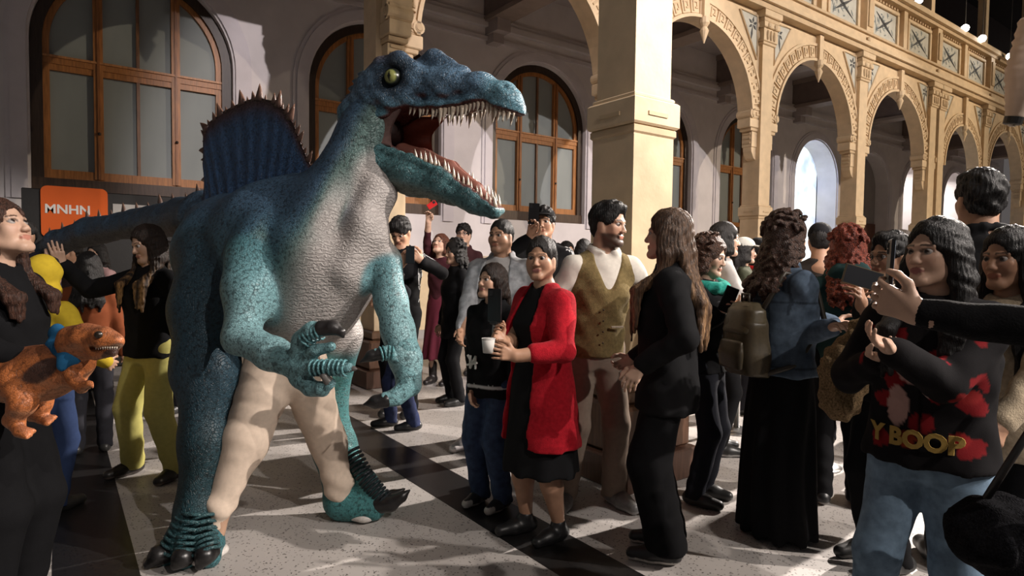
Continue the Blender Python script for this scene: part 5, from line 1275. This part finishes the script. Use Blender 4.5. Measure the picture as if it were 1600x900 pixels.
person('heavy-set man in pale denim jacket over a white graphic shirt', fu(783, 4.62), -26, 1.72, False, SK2, 1.30, head=(4, 2, 0), hair=('crop', BLK), fat=1.16, top=[dict(name='shirt', col=(.42, .40, .39), sleeve='none', cf=graph, hem=.80), dict(name='denim_jacket', col=(.36, .37, .39), mat='denim', open=.10, ease=.018, hem=.82, collar=.024)],
       bottom=dict(kind='trousers', col=(.07, .11, .19), mat='denim'), shoes=(.6, .56, .56), stance=((.26, .0, 12), (-.12, -.05, -8)), armR=dict(t=('p', 716, 540, 4.35), curl=.5), beard=.25)
def letter(V, C): C[(np.abs(V[:, 2]-.88) < .012)] = (.55, .55, .55); return C
I = person('girl in black varsity jacket looking up at the dinosaur', (766, 790), -36, 1.40, True, SK1, 1.05, head=(10, 10, 0), hair=('long', DBR, .2), lips=(.40, .16, .13), top=dict(name='varsity_jacket', col=BK, ease=.022, collar=.016, hem=.80, cf=letter), bottom=dict(kind='trousers', col=(.035, .055, .11), mat='denim', w=1.15), shoes=(.02, .02, .022), sole=(.55, .53, .5), stk='toe', armR=dict(t=('p', 738, 655, 3.55), curl=.5), gaze=(0, .2))
m_ = MB()
for (a0, a1) in (((-.03, 1.0), (-.03, 1.09)), ((-.03, 1.09), (.02, 1.0)), ((.02, 1.0), (.02, 1.09)), ((.045, 1.09), (-.005, 1.035)), ((-.045, 1.045), (.05, 1.02))): m_.tube([np.array([a[0]+.05, .158-.6*(a[0]+.05)**2, a[1]])*I['s'] for a in (a0, ((a0[0]+a1[0])/2, (a0[1]+a1[1])/2), a1)], .007, (.55, .55, .52), 6)
m_.build('emblem', 'knit', I['root'])
I = person('young man in black cap lifting a phone in front of his face', fu(848, 5.2), -8, 1.86, False, SK2, .98, head=(4, 8, 0), hair=('short', BLK), top=dict(name='track_jacket', col=BK, ease=.018, collar=.016, cf=stripes), bottom=dict(kind='trousers', col=BK), shoes=(.02, .02, .02), armR=dict(t=('p', 828, 372, 4.8), f=('p', 836, 345, 4.76), th=(-.6, .3, .7), curl=.55, hint=(1, 0, -.6)))
def cap_(I, col, brim=1, logo=None):
    b = Blob(); b.ell((0, -.012, .055), (.088, .108, .088), k=.01); b.xf(I['Rh'], I['hcen']); p_ = I['hcen']+I['Rh']@np.array([0, 0, .048]); I['add']('cap', b, .008, 'cloth', col, None, [(p_, I['Rh']@np.array([0, 0, -1.0]))])
    b = Blob(); b.ell((0, .115*brim, .052), (.072, .075, .007), R=rotx(-.16*brim), k=.01); b.xf(I['Rh'], I['hcen']); I['add']('cap_brim', b, .006, 'cloth', col)
cap_(I, (.012, .012, .013))
phone('black phone held up by the man in the cap', pt(834, 334, 4.75), np.array([0, 0, 1.0])+UU*.05, VV+np.array([0, 0, .1]), L=.16, W=.08)
for px, d, y_, hr_, lb, cl in ((884, 7.6, 30, ('long', BLK, .35), 'dark-haired woman at the back right of the capped man', (.03, .03, .03)), (911, 6.8, 170, ('long', BLK, .4), 'black-haired woman seen from behind beside the big pillar', (.02, .02, .02)),
                               (870, 8.6, 0, ('short', BLK), 'bystander against the wall left of the big pillar', (.10, .09, .09))):
    person(lb, fu(px, d), y_, 1.66, hr_[0] == 'long', SK2, 1.0, hair=hr_, top=dict(col=cl), **BG)
# --- woman in the red cardigan
I = person('older woman in long red cardigan and black dress facing the viewer', (842, 838), -58, 1.54, True, SK2, 1.20, head=(-38, 2, 0), hair=('bun', (.012, .009, .008)), fat=1.12, top=[dict(name='dress_bodice', col=(.011, .011, .012), sleeve='none', hem=.70, ease=.0), dict(name='cardigan', col=(.40, .012, .022), mat='knit', open=.085, ease=.022, hem=.56, hemw=1.2, sleeve='three', sw=1.05)],
       bottom=dict(kind='skirt', name='dress_skirt', col=(.010, .010, .011), hem=.40, flare=.205, pleat=.006, bare=True), shoes=(.010, .010, .011), stance=((.09, .05, 8), (-.10, -.05, -8)), armL=dict(t=('p', 806, 556, 2.90), f=('p', 765, 547, 2.86), th=(.2, .5, .8), curl=.28, spread=.2, hint=(-.6, -.2, -.8)), armR=dict(t=('p', 784, 536, 3.0), f=('p', 772, 514, 2.96), th=(0, .3, 1), curl=.8), lips=(.30, .12, .10))
t = phone('black phone on a handle held by the woman in red', pt(773, 477, 2.97), (0, 0, 1), VV*.8+UU*.5, L=.158, W=.074)
m_ = MB(); m_.tube([(0, 0, -.20), (0, 0, -.12), (0, 0, -.08)], [.014, .012, .008], (.16, .15, .14), 10); m_.build('handle', 'hard', t, True); m_ = MB(); m_.box((-.02, -.012, -.09), (.02, .012, -.074), (.02, .02, .02), .004); m_.build('clamp', 'hard', t)
cu_ = thing('paper_cup', 'white paper cup in front of the woman in red', 'cup', pt(763, 541, 2.88)); m_ = MB(); m_.tube([(0, 0, -.03), (0, 0, .035)], [.024, .031], (.6, .58, .55), 18); m_.build('cup_wall', 'plaster', cu_, True); m_ = MB(); m_.tube([(.031*math.cos(a), .031*math.sin(a), .035) for a in np.linspace(0, 2*PI, 19)], .002, (.62, .6, .58), 5); m_.build('rim', 'plaster', cu_, True)
# --- man in the vest and woman in black
I = person('bearded man in olive knit vest and white shirt smiling at the woman in black', (922, 788), 14, 1.76, False, SK1, 1.0, head=(-38, -4, 0), hair=('short', BLK), beard=.85, lean=(-.05, .02), top=[dict(name='shirt', col=(.60, .56, .50), sleeve='short', collar=.022), dict(name='knit_vest', col=(.17, .125, .055), sleeve='none', ease=.014, vneck=1.17, mat='knit')],
       bottom=dict(kind='trousers', col=(.21, .16, .125), w=1.12, cuff=.062), shoes=(.17, .165, .16), sole=(.34, .33, .32), stance=((.14, -.02, 28), (-.14, .03, -14)), armR=dict(t=(.25, .03, .86), curl=.5), armL=dict(t=(-.36, .10, 1.0), curl=.4), gaze=(-.1, 0))
for i in range(4): m_ = MB(); m_.ball(np.array([0, .146, 1.13-.06*i])*I['s'], (.006, .004, .006), (.05, .035, .02), 8, 5); m_.build('button', 'hard', I['root'])
m_ = MB(); m_.box(tuple(np.array([-.12, .136, 1.03])*I['s']), tuple(np.array([-.05, .146, 1.04])*I['s']), (.42, .36, .27)); m_.build('pocket_trim', 'knit', I['root'])
I = person('woman in black jacket and wide black trousers, turned to the man in the vest', (1036, 866), -104, 1.67, True, SK3, 1.02, head=(8, 4, 0), hair=('long', (.075, .040, .022), .50, (.26, .15, .075), True), top=dict(name='jacket', col=(.011, .011, .012), ease=.030, hem=.74, collar=.022), bottom=dict(kind='trousers', col=(.008, .008, .009), w=1.5, cuff=.066, hem=.065), shoes=(.012, .012, .013), sole=(.5, .47, .44),
       armL=dict(t=('p', 1002, 572, 2.84), f=('p', 982, 600, 2.82), th=(.2, 1, 0), curl=.5), armR=dict(t=('p', 990, 560, 3.15), curl=.5))
# --- behind them
person('woman with straight black hair and light grey jacket in profile', fu(1128, 4.7), 82, 1.72, True, SK3, 1.0, hair=('long', BLK, .34), top=dict(name='jacket', col=(.33, .31, .30), ease=.02), bottom=dict(kind='trousers', col=BK), shoes=(.02, .02, .02), sole=(.4, .4, .4), armR=dict(t=(.16, .30, 1.08)))
person('brown-haired woman with teal scarf holding a phone behind the woman in black', fu(1104, 3.72), 55, 1.57, True, SK3, 1.0, head=(0, -10, 0), hair=('curly', (.07, .032, .018), .24), top=[dict(name='jacket', col=BK, ease=.02), ], bottom=dict(kind='trousers', col=(.012, .013, .018)), armR=dict(t=('p', 1128, 492, 3.55), f=('p', 1135, 468, 3.5), th=(0, .3, 1), curl=.6), armL=dict(t=('p', 1135, 480, 3.7), curl=.6))
sf = thing('scarf', 'bright teal scarf round the neck of the brown-haired woman', 'scarf', fu(1104, 3.72)); b = Blob(); b.chain([np.array([.10*math.cos(a), .10*math.sin(a), 1.30+.02*math.sin(a)]) for a in np.linspace(0, 2*PI, 14)], [.032]*14, k=.02); b.chain([np.array(UU*.11+np.array([0, 0, 1.28])), np.array(UU*.15-VV*.03+np.array([0, 0, 1.12]))], [.035, .02], k=.02); V, Q = b.mesh(.01, wob(.004, 40, 3)); link('fabric', to_mesh('fabric', V, Q, 'knit', (.03, .30, .24)), sf)
phone('dark phone in the hand of the woman with the teal scarf', pt(1138, 468, 3.48), np.array([0, 0, 1.0])+UU*.4, VV, group='phones held up by the crowd')
I = person('woman in a white cap seen in profile behind the grey jacket', fu(1160, 6.0), 80, 1.66, True, SK3, 1.0, near=False, hair=('long', BLK, .3), top=dict(col=(.05, .055, .035), ease=.02), group='people in the background crowd'); cap_(I, (.55, .55, .5))
I = person('man in dark cap and red collar far behind the curly-haired woman', fu(1182, 7.0), 100, 1.70, False, SK2, 1.0, near=False, hair=('short', BLK), top=dict(col=(.02, .02, .02), collar=.03), group='people in the background crowd'); cap_(I, (.012, .012, .012)); b = Blob(); b.chain([np.array([.085*math.cos(a), .08*math.sin(a)-.01, 1.40]) for a in np.linspace(0, 2*PI, 12)], [.026]*12, k=.02); I['add']('collar', b, .012, 'cloth', (.45, .02, .02))
# --- curly-haired woman in denim
def seams(V, C):
    x, y, z = V[:, 0], V[:, 1], V[:, 2]; n_ = np.sin(x*19+z*7)+np.sin(y*23-z*13)+np.sin(z*17+1); C *= (1+.16*n_)[:, None]
    s_ = (np.abs(z-1.27) < .006) | ((np.abs(np.abs(x)-.075) < .005) & (z < 1.27)) | (np.abs(z-.93) < .005) | ((np.abs(x) > .155) & (np.abs(x) < .168) & (z > 1.2)); C[s_] *= .45; return C
I = person('curly-haired woman in denim jacket and long black skirt with a backpack', (1212, 832), 104, 1.67, True, SK3, 1.08, head=(-6, 0, 0), hair=('curly', (.045, .020, .012), .30), top=dict(name='denim_jacket', col=(.085, .12, .17), mat='denim', ease=.026, hem=.88, collar=.024, cf=seams), bottom=dict(kind='skirt', col=(.007, .007, .008), hem=.02, flare=.205, pleat=.012, np=11), shoes=None,
       armR=dict(t=('p', 1300, 512, 2.98), curl=.5, hint=(.5, .2, -1)), armL=dict(t=('p', 1305, 505, 3.5), curl=.5))
bp = thing('backpack', 'dark olive leather backpack on the woman in denim', 'backpack', I['w']((.02, -.17, 1.05)), math.atan2(I['Rm'][1, 0], I['Rm'][0, 0]))
b = Blob(); b.loft([(-.16, .135, .075, 0), (-.05, .14, .085, 0), (.10, .13, .075, 0), (.20, .08, .045, 0)], k=.02, pw=3); V, Q = b.mesh(.011, wob(.004, 20, 1)); V[:, 1] -= .06; link('bag', to_mesh('bag', V, Q, 'leather', (.055, .042, .024)), bp)
b = Blob(); b.loft([(-.13, .095, .018, -.145), (-.05, .10, .026, -.148), (.02, .09, .014, -.142)], k=.02, pw=3); V, Q = b.mesh(.011); link('front_pocket', to_mesh('front_pocket', V, Q, 'leather', (.05, .038, .022)), bp)
b = Blob(); b.loft([(.05, .10, .012, -.138), (.10, .125, .07, -.068), (.17, .115, .06, -.062), (.21, .07, .035, -.055)], k=.02, pw=3); V, Q = b.mesh(.011); link('flap', to_mesh('flap', V, Q, 'leather', (.07, .055, .03)), bp)
for sx in (-1, 1): m_ = MB(); m_.tube([(sx*.09, -.03, .18), (sx*.10, .08, .36), (sx*.115, .24, .34), (sx*.14, .29, .12), (sx*.15, .12, -.10), (sx*.12, -.02, -.14)], .014, (.03, .024, .016), 8); m_.build('strap', 'leather', bp, True)
m_ = MB(); m_.tube([(-.03, -.07, .20), (-.03, -.07, .25), (.03, -.07, .25), (.03, -.07, .20)], .007, (.03, .024, .016), 6); m_.build('handle', 'leather', bp, True)
I = person('man in dark cap seen from behind, beside the blue alcove', fu(1279, 5.0), 160, 1.74, False, SK2, 1.0, near=False, hair=('short', BLK), top=dict(col=(.03, .025, .022)), group='people in the background crowd'); cap_(I, (.012, .012, .014))
person('woman with long wavy red hair seen from behind', fu(1322, 3.7), 165, 1.63, True, SK3, 1.0, hair=('curly', (.17, .030, .014), .36, (.26, .05, .02)), top=dict(name='jacket', col=(.02, .045, .045), ease=.02, hood=True), bottom=dict(kind='trousers', col=BK), shoes=(.012, .012, .013), sole=(.2, .18, .17))
I = person('young man with short black hair and glasses filming, facing left', fu(1394, 2.95), -78, 1.57, False, SK2, .95, near=True, hair=('short', BLK), glasses=True, top=dict(name='jacket', col=BK, ease=.02), bottom=dict(kind='trousers', col=BK), armL=dict(t=('p', 1334, 478, 2.5), f=('p', 1338, 446, 2.48), th=(0, .2, 1), curl=.6, hint=(-.2, 0, -1)), armR=dict(t=('p', 1350, 470, 2.7), f=('p', 1350, 440, 2.6), th=(0, .2, 1), curl=.6))
phone('bronze phone held at a tilt left of the black one', pt(1348, 434, 2.44), UU*.9+np.array([0, 0, -.25]), -VV+UU*.1, col=(.10, .075, .045), L=.155, W=.075)
person('grey-brown haired person with back turned behind the man with glasses', fu(1406, 4.4), 150, 1.66, True, SK2, 1.0, near=False, hair=('long', (.075, .06, .05), .28), top=dict(col=(.05, .045, .04)), group='people in the background crowd')
person('bystander in grey between the red hair and the tall man', fu(1440, 5.6), 30, 1.60, True, SK2, 1.0, near=False, hair=('long', BLK, .3), top=dict(col=(.08, .075, .07)), group='people in the background crowd')
# --- right foreground
def boop(V, C):
    f = (V[:, 1] > .03) & (V[:, 1] < .22) & (np.abs(V[:, 0]) < .19) & (V[:, 2] > .90) & (V[:, 2] < 1.34)
    x, z = V[:, 0], V[:, 2]
    n_ = np.sin(x*47+z*9)+np.sin(z*51-x*21)+np.sin(x*25+z*33)
    C[f & (n_ > 1.0)] = (.20, .012, .015)
    C[f & ((x-.0)**2*1.2+(z-1.20)**2 < .060**2)] = (.42, .26, .23)
    C[f & (((x-.055)*1.3)**2+(z-1.06)**2*.5 < .05**2)] = (.42, .26, .23)
    for (cx, cz, r, c) in ((-.10, 1.22, .028, (.22, .012, .02)), (-.15, 1.12, .026, (.25, .02, .02)), (.11, 1.27, .02, (.40, .25, .22)), (-.06, 1.13, .018, (.40, .30, .26)), (.02, .95, .03, (.22, .03, .01)), (-.13, .97, .025, (.28, .02, .02))): C[f & ((x-cx)**2+(z-cz)**2 < r*r)] = c
    C[(np.abs(x+.02) < .006) & f] = (.004, .004, .004)
    return C
I = person('long black-haired woman in pale jeans and printed black jacket, facing left', fu(1462, 2.08), -52, 1.57, True, SK3, 1.12, head=(20, 4, 0), hair=('long', BLK, .46, None, True), top=dict(name='printed_jacket', col=(.010, .009, .010), ease=.030, hem=.85, cf=boop), bottom=dict(kind='trousers', name='jeans', col=(.17, .25, .34), mat='denim', w=1.05), lips=(.32, .12, .11), stance=((.15, .10, 0), (-.12, -.08, 0)),
       armR=dict(t=('p', 1372, 560, 2.1), curl=.4), armL=dict(t=('p', 1392, 545, 1.86), curl=.4, hint=(-.3, -.6, -1)))
def lettering(txt, I, zc, xc, size, col, yfun, spread=1.0):
    cv = bpy.data.curves.new('lettering', 'FONT'); cv.body = txt; cv.size = size; cv.extrude = .002; cv.offset = .004; cv.align_x = 'CENTER'; cv.resolution_u = 3
    o = bpy.data.objects.new('tmp_text', cv); COL.objects.link(o); bpy.context.view_layer.update(); me = bpy.data.meshes.new_from_object(o.evaluated_get(bpy.context.evaluated_depsgraph_get())); bpy.data.objects.remove(o)
    V = np.array([v.co[:] for v in me.vertices]); F_ = [list(p.vertices) for p in me.polygons]; bpy.data.meshes.remove(me)
    x = -V[:, 0]*spread+xc; z = V[:, 1]+zc; y = yfun(x, z)+V[:, 2]; Vn = np.stack([x, y, z], 1)*I['s']
    return link('lettering', to_mesh('lettering', Vn, F_, 'cloth', col, False), I['root'])
w_ = 1.12
lettering('Y BOOP', I, .925, .0, .085, (.38, .25, .07), lambda x, z: (.122*w_+.031)*np.sqrt(np.clip(1-(x/(.166*w_+.031))**2, .05, 1))+.004, .95)
I = person('dark-haired woman in cream sweater at the right edge, looking left', fu(1578, 2.32), -62, 1.56, True, SK2, 1.05, head=(12, -2, 0), hair=('long', BLK, .44, None, True), top=dict(name='sweater', col=(.42, .34, .24), mat='knit', ease=.022, hem=.80), bottom=dict(kind='trousers', col=BK), armL=dict(t=('p', 1530, 728, 1.98), f=('p', 1512, 752, 1.96), th=(.3, 1, 0), curl=.45, hint=(-1, -.5, 0)), armR=dict(t=('p', 1500, 690, 2.2), curl=.4))
person('tall man with short black hair seen from behind at the right', fu(1527, 2.92), 172, 1.86, False, SK2, 1.02, hair=('short', BLK), top=dict(name='jacket', col=BK, ease=.02, collar=.02), bottom=dict(kind='trousers', col=BK))
person('person in black beyond the right edge whose sleeve reaches in with a phone', fu(1800, 1.28), -70, 1.66, True, SK3, .95, hair=('long', BLK, .4), top=dict(name='sweater', col=(.009, .009, .010), mat='knit'), bottom=dict(kind='trousers', col=BK), armL=dict(t=('p', 1425, 488, 1.42), f=('p', 1385, 468, 1.46), th=(.0, .2, 1), curl=.7, hint=(0, -.3, -1)), armR=dict(t=(.24, -.2, .86)))
phone('black phone held upright by the reaching black sleeve', pt(1390, 424, 1.50), np.array([0, 0, 1.0])+UU*.04, UU*.90-VV*.42, L=.155, W=.075, glow=True)
fb_ = thing('fur_bag', 'shaggy light brown fur bag hanging beside the printed jacket', 'bag', pt(1322, 570, 2.45)); b = Blob(); b.chain([np.array([0, 0, .14])+UU*.06, np.array([0, 0, 0]), np.array([0, 0, -.14])-UU*.02], [.05, .085, .075], k=.03); V, Q = b.mesh(.009, wob(.008, 60, 4)); link('fur', to_mesh('fur', V, Q, 'fur', (.24, .16, .085)), fb_); m_ = MB(); m_.tube([UU*.06+np.array([0, 0, .17]), UU*.12+np.array([0, 0, .28]), UU*.20+np.array([0, 0, .33])], .012, (.10, .07, .04), 6); m_.build('strap', 'leather', fb_, True)
fb_ = thing('fur_bag', 'black fluffy bag in the bottom right corner', 'bag', pt(1562, 838, 1.72)); b = Blob(); b.ell(UU*0, (.13, .12, .11), k=.03); b.ell(UU*.13-np.array([0, 0, .05]), (.12, .12, .14), k=.04); V, Q = b.mesh(.010, wob(.008, 55, 6)); link('fur', to_mesh('fur', V, Q, 'fur', (.010, .010, .012)), fb_); m_ = MB(); m_.tube([UU*-.05+np.array([0, 0, .09]), UU*.06+np.array([0, 0, .28]), UU*.2+np.array([0, 0, .50])], .01, (.02, .02, .02), 6); m_.build('strap', 'leather', fb_, True)

# ================================================================== the baby dinosaur puppet
PR = pt(60, 590, 2.22)
pup = thing('dinosaur_puppet', 'orange spotted baby dinosaur puppet carried by the woman at left', 'puppet', PR)
def pl(x, y, d): return pt(x, y, d)-PR
b = Blob()
b.chain([pl(-25, 595, 2.22), pl(20, 585, 2.2), pl(70, 582, 2.18), pl(108, 580, 2.16)], [.065, .085, .085, .06], k=.05)
b.chain([pl(100, 575, 2.16), pl(122, 565, 2.14), pl(118, 540, 2.13)], [.06, .048, .042], k=.03)
b.chain([pl(112, 532, 2.12), pl(135, 528, 2.10), pl(165, 531, 2.07), pl(182, 534, 2.06)], [.048, .046, .036, .024], k=.025)
b.chain([pl(122, 548, 2.11), pl(150, 551, 2.08), pl(178, 552, 2.06)], [.03, .022, .014], k=.012)
b.cap(pl(140, 544.5, 2.05), pl(190, 544.5, 2.02), .0065, .0065, k=.003, sub=True, flat=(VV, .2))
for dd in (0, .11):
    b.chain([pl(28, 595, 2.13+dd), pl(35, 632, 2.10+dd), pl(22, 655, 2.12+dd), pl(30, 672, 2.10+dd)] if dd == 0 else [pl(60, 600, 2.26), pl(60, 635, 2.26), pl(50, 645, 2.27), pl(62, 652, 2.26)], [.065, .038, .028, .022], k=.02)
    ft = (32, 675, 2.09) if dd == 0 else (64, 653, 2.25)
    for i in range(3): b.cap(pl(*ft), pl(ft[0]+10+5*i, ft[1]+9-5*i, ft[2]-.02+.02*i), .016, .010, k=.008)
for dd in (0, .08):
    b.chain([pl(112, 588, 2.10+dd), pl(128, 606, 2.08+dd), pl(140, 600, 2.06+dd)], [.024, .018, .013], k=.012)
    for i in range(2): b.cap(pl(140, 600, 2.06+dd), pl(146, 603+5*i, 2.05+dd), .008, .004, k=.004)
V, Q = b.mesh(.0065, wob(.002, 70, 2)); V = smooth(V, Q, 1); N = normals(V, Q)
n_ = np.sin(V[:, 0]*33+1)+np.sin(V[:, 1]*37+V[:, 2]*21)+np.sin(V[:, 2]*41-V[:, 0]*13)
C = mixc((.34, .105, .03), (.05, .022, .015), smoothstep(1.3, 1.8, n_)); ud = smoothstep(.2, .8, -N[:, 2]); C = C*(1-ud[:, None]*.5)+np.array((.42, .25, .15))*ud[:, None]*.5
tpk = smoothstep(.5, .9, N[:, 2]); C = C*(1-tpk[:, None]*.55)+np.array((.08, .035, .025))*tpk[:, None]*.55
link('puppet_body', to_mesh('puppet_body', V, Q, 'hide_puppet', C, True, np.zeros(len(V))), pup)
m_ = MB(); m_.ball(pl(154, 523, 2.03), .0125, (.015, .010, .006), 12, 8); m_.build('eye', 'hard', pup, True)
TT = cone_mesh('tooth', .010, .003, (.5, .42, .34), (.6, .55, .48), 'tooth', 0, 6, 3)
for i in range(10): place('tooth', TT, pup, pl(150+3.6*i, 542, 2.04-.001*i), (0, 0, -1), UU)
b = Blob(); b.chain([pl(88, 540, 2.20), pl(100, 545, 2.16), pl(112, 556, 2.10), pl(100, 572, 2.09)], [.030, .032, .028, .016], k=.02); b.chain([pl(88, 520, 2.24), pl(100, 530, 2.20)], [.03, .035], k=.02); V, Q = b.mesh(.008, wob(.004, 50, 1)); sc1 = thing('neckerchief', 'bright blue cloth round the neck of the baby dinosaur puppet', 'cloth', PR); link('fabric', to_mesh('fabric', V, Q, 'cloth', (.02, .12, .26)), sc1)

# ================================================================== display board, posts
a = pt(38, 330, 9.3); bq = pt(352, 330, 9.3)
by0 = 9.45
brd = thing('display_board', 'black display board standing below the left window', 'display', (0, by0, 0))
def xat(px, y): 
    d = FW+RT*(px-800)/F_PX; return EYEP[0]+d[0]*(y-EYEP[1])/d[1]
xa, xb = xat(36, by0), xat(352, by0)
m_ = MB(); m_.box((xa, 0, 0.02), (xb, .08, 2.22), (.010, .009, .009), .01); m_.build('panel', 'paint', brd)
m_ = MB(); m_.box((xa, -.25, 0), (xa+.08, .33, .04), (.015, .015, .015)); m_.box((xb-.08, -.25, 0), (xb, .33, .04), (.015, .015, .015)); m_.build('feet', 'paint', brd)
def zat(px, py, y): d = FW+RT*(px-800)/F_PX-UP*(py-450)/F_PX; return EYE+d[2]*(y/d[1])
ox0, ox1 = xat(66, by0), xat(170, by0); oz1, oz0 = zat(118, 293, by0), zat(118, 372, by0); r = .07
P_ = []
for (cx, cz, a0) in ((ox1-r, oz0+r, -90), (ox1-r, oz1-r, 0), (ox0+r, oz1-r, 90), (ox0+r, oz0+r, 180)): P_ += [(cx+r*math.cos(math.radians(a0+t)), cz+r*math.sin(math.radians(a0+t))) for t in range(0, 91, 15)]
m_ = MB(); m_.prism(P_, -.03, .0, (.62, .11, .02)); op = m_.build('orange_sign', 'plaster', brd)
cv = bpy.data.curves.new('sign_text', 'FONT'); cv.body = 'MNHN'; cv.size = .15; cv.extrude = .003; cv.offset = .004; cv.align_x = 'CENTER'; to = bpy.data.objects.new('tmp_text', cv); COL.objects.link(to); bpy.context.view_layer.update()
me = bpy.data.meshes.new_from_object(to.evaluated_get(bpy.context.evaluated_depsgraph_get())); bpy.data.objects.remove(to); Vt = np.array([v.co[:] for v in me.vertices]); Ft = [list(p.vertices) for p in me.polygons]
zt_ = zat(105, 334, by0); link('sign_lettering', to_mesh('sign_lettering', np.stack([Vt[:, 0]+xat(108, by0), -.034-Vt[:, 2], Vt[:, 1]+zt_], 1), Ft, 'plaster', (.7, .66, .62), False), brd)
m_ = MB(); m_.box((xat(178, by0), -.012, zat(205, 352, by0)), (xat(240, by0), 0, zat(205, 320, by0)), (.42, .41, .40)); m_.build('grey_card', 'plaster', brd)
def stanchion(px, d, lb):
    t = thing('barrier_post', lb, 'post', fu(px, d), group='chrome barrier posts'); m_ = MB(); m_.tube([(0, 0, 0), (0, 0, .012), (0, 0, .03), (0, 0, .04)], [.16, .16, .10, .03], (.5, .5, .5), 24); m_.build('base', 'metal', t, True); m_ = MB(); m_.tube([(0, 0, .03), (0, 0, .92)], .025, (.55, .55, .55), 16); m_.build('tube', 'metal', t, True)
    m_ = MB(); m_.tube([(0, 0, .90), (0, 0, .905), (0, 0, .96), (0, 0, .985), (0, 0, .99)], [.025, .034, .034, .026, .01], (.5, .5, .5), 16); m_.build('post_head', 'metal', t, True)
stanchion(1157, 5.3, 'chrome barrier post behind the woman in the denim jacket'); stanchion(1287, 4.4, 'chrome barrier post left of the red-haired woman')
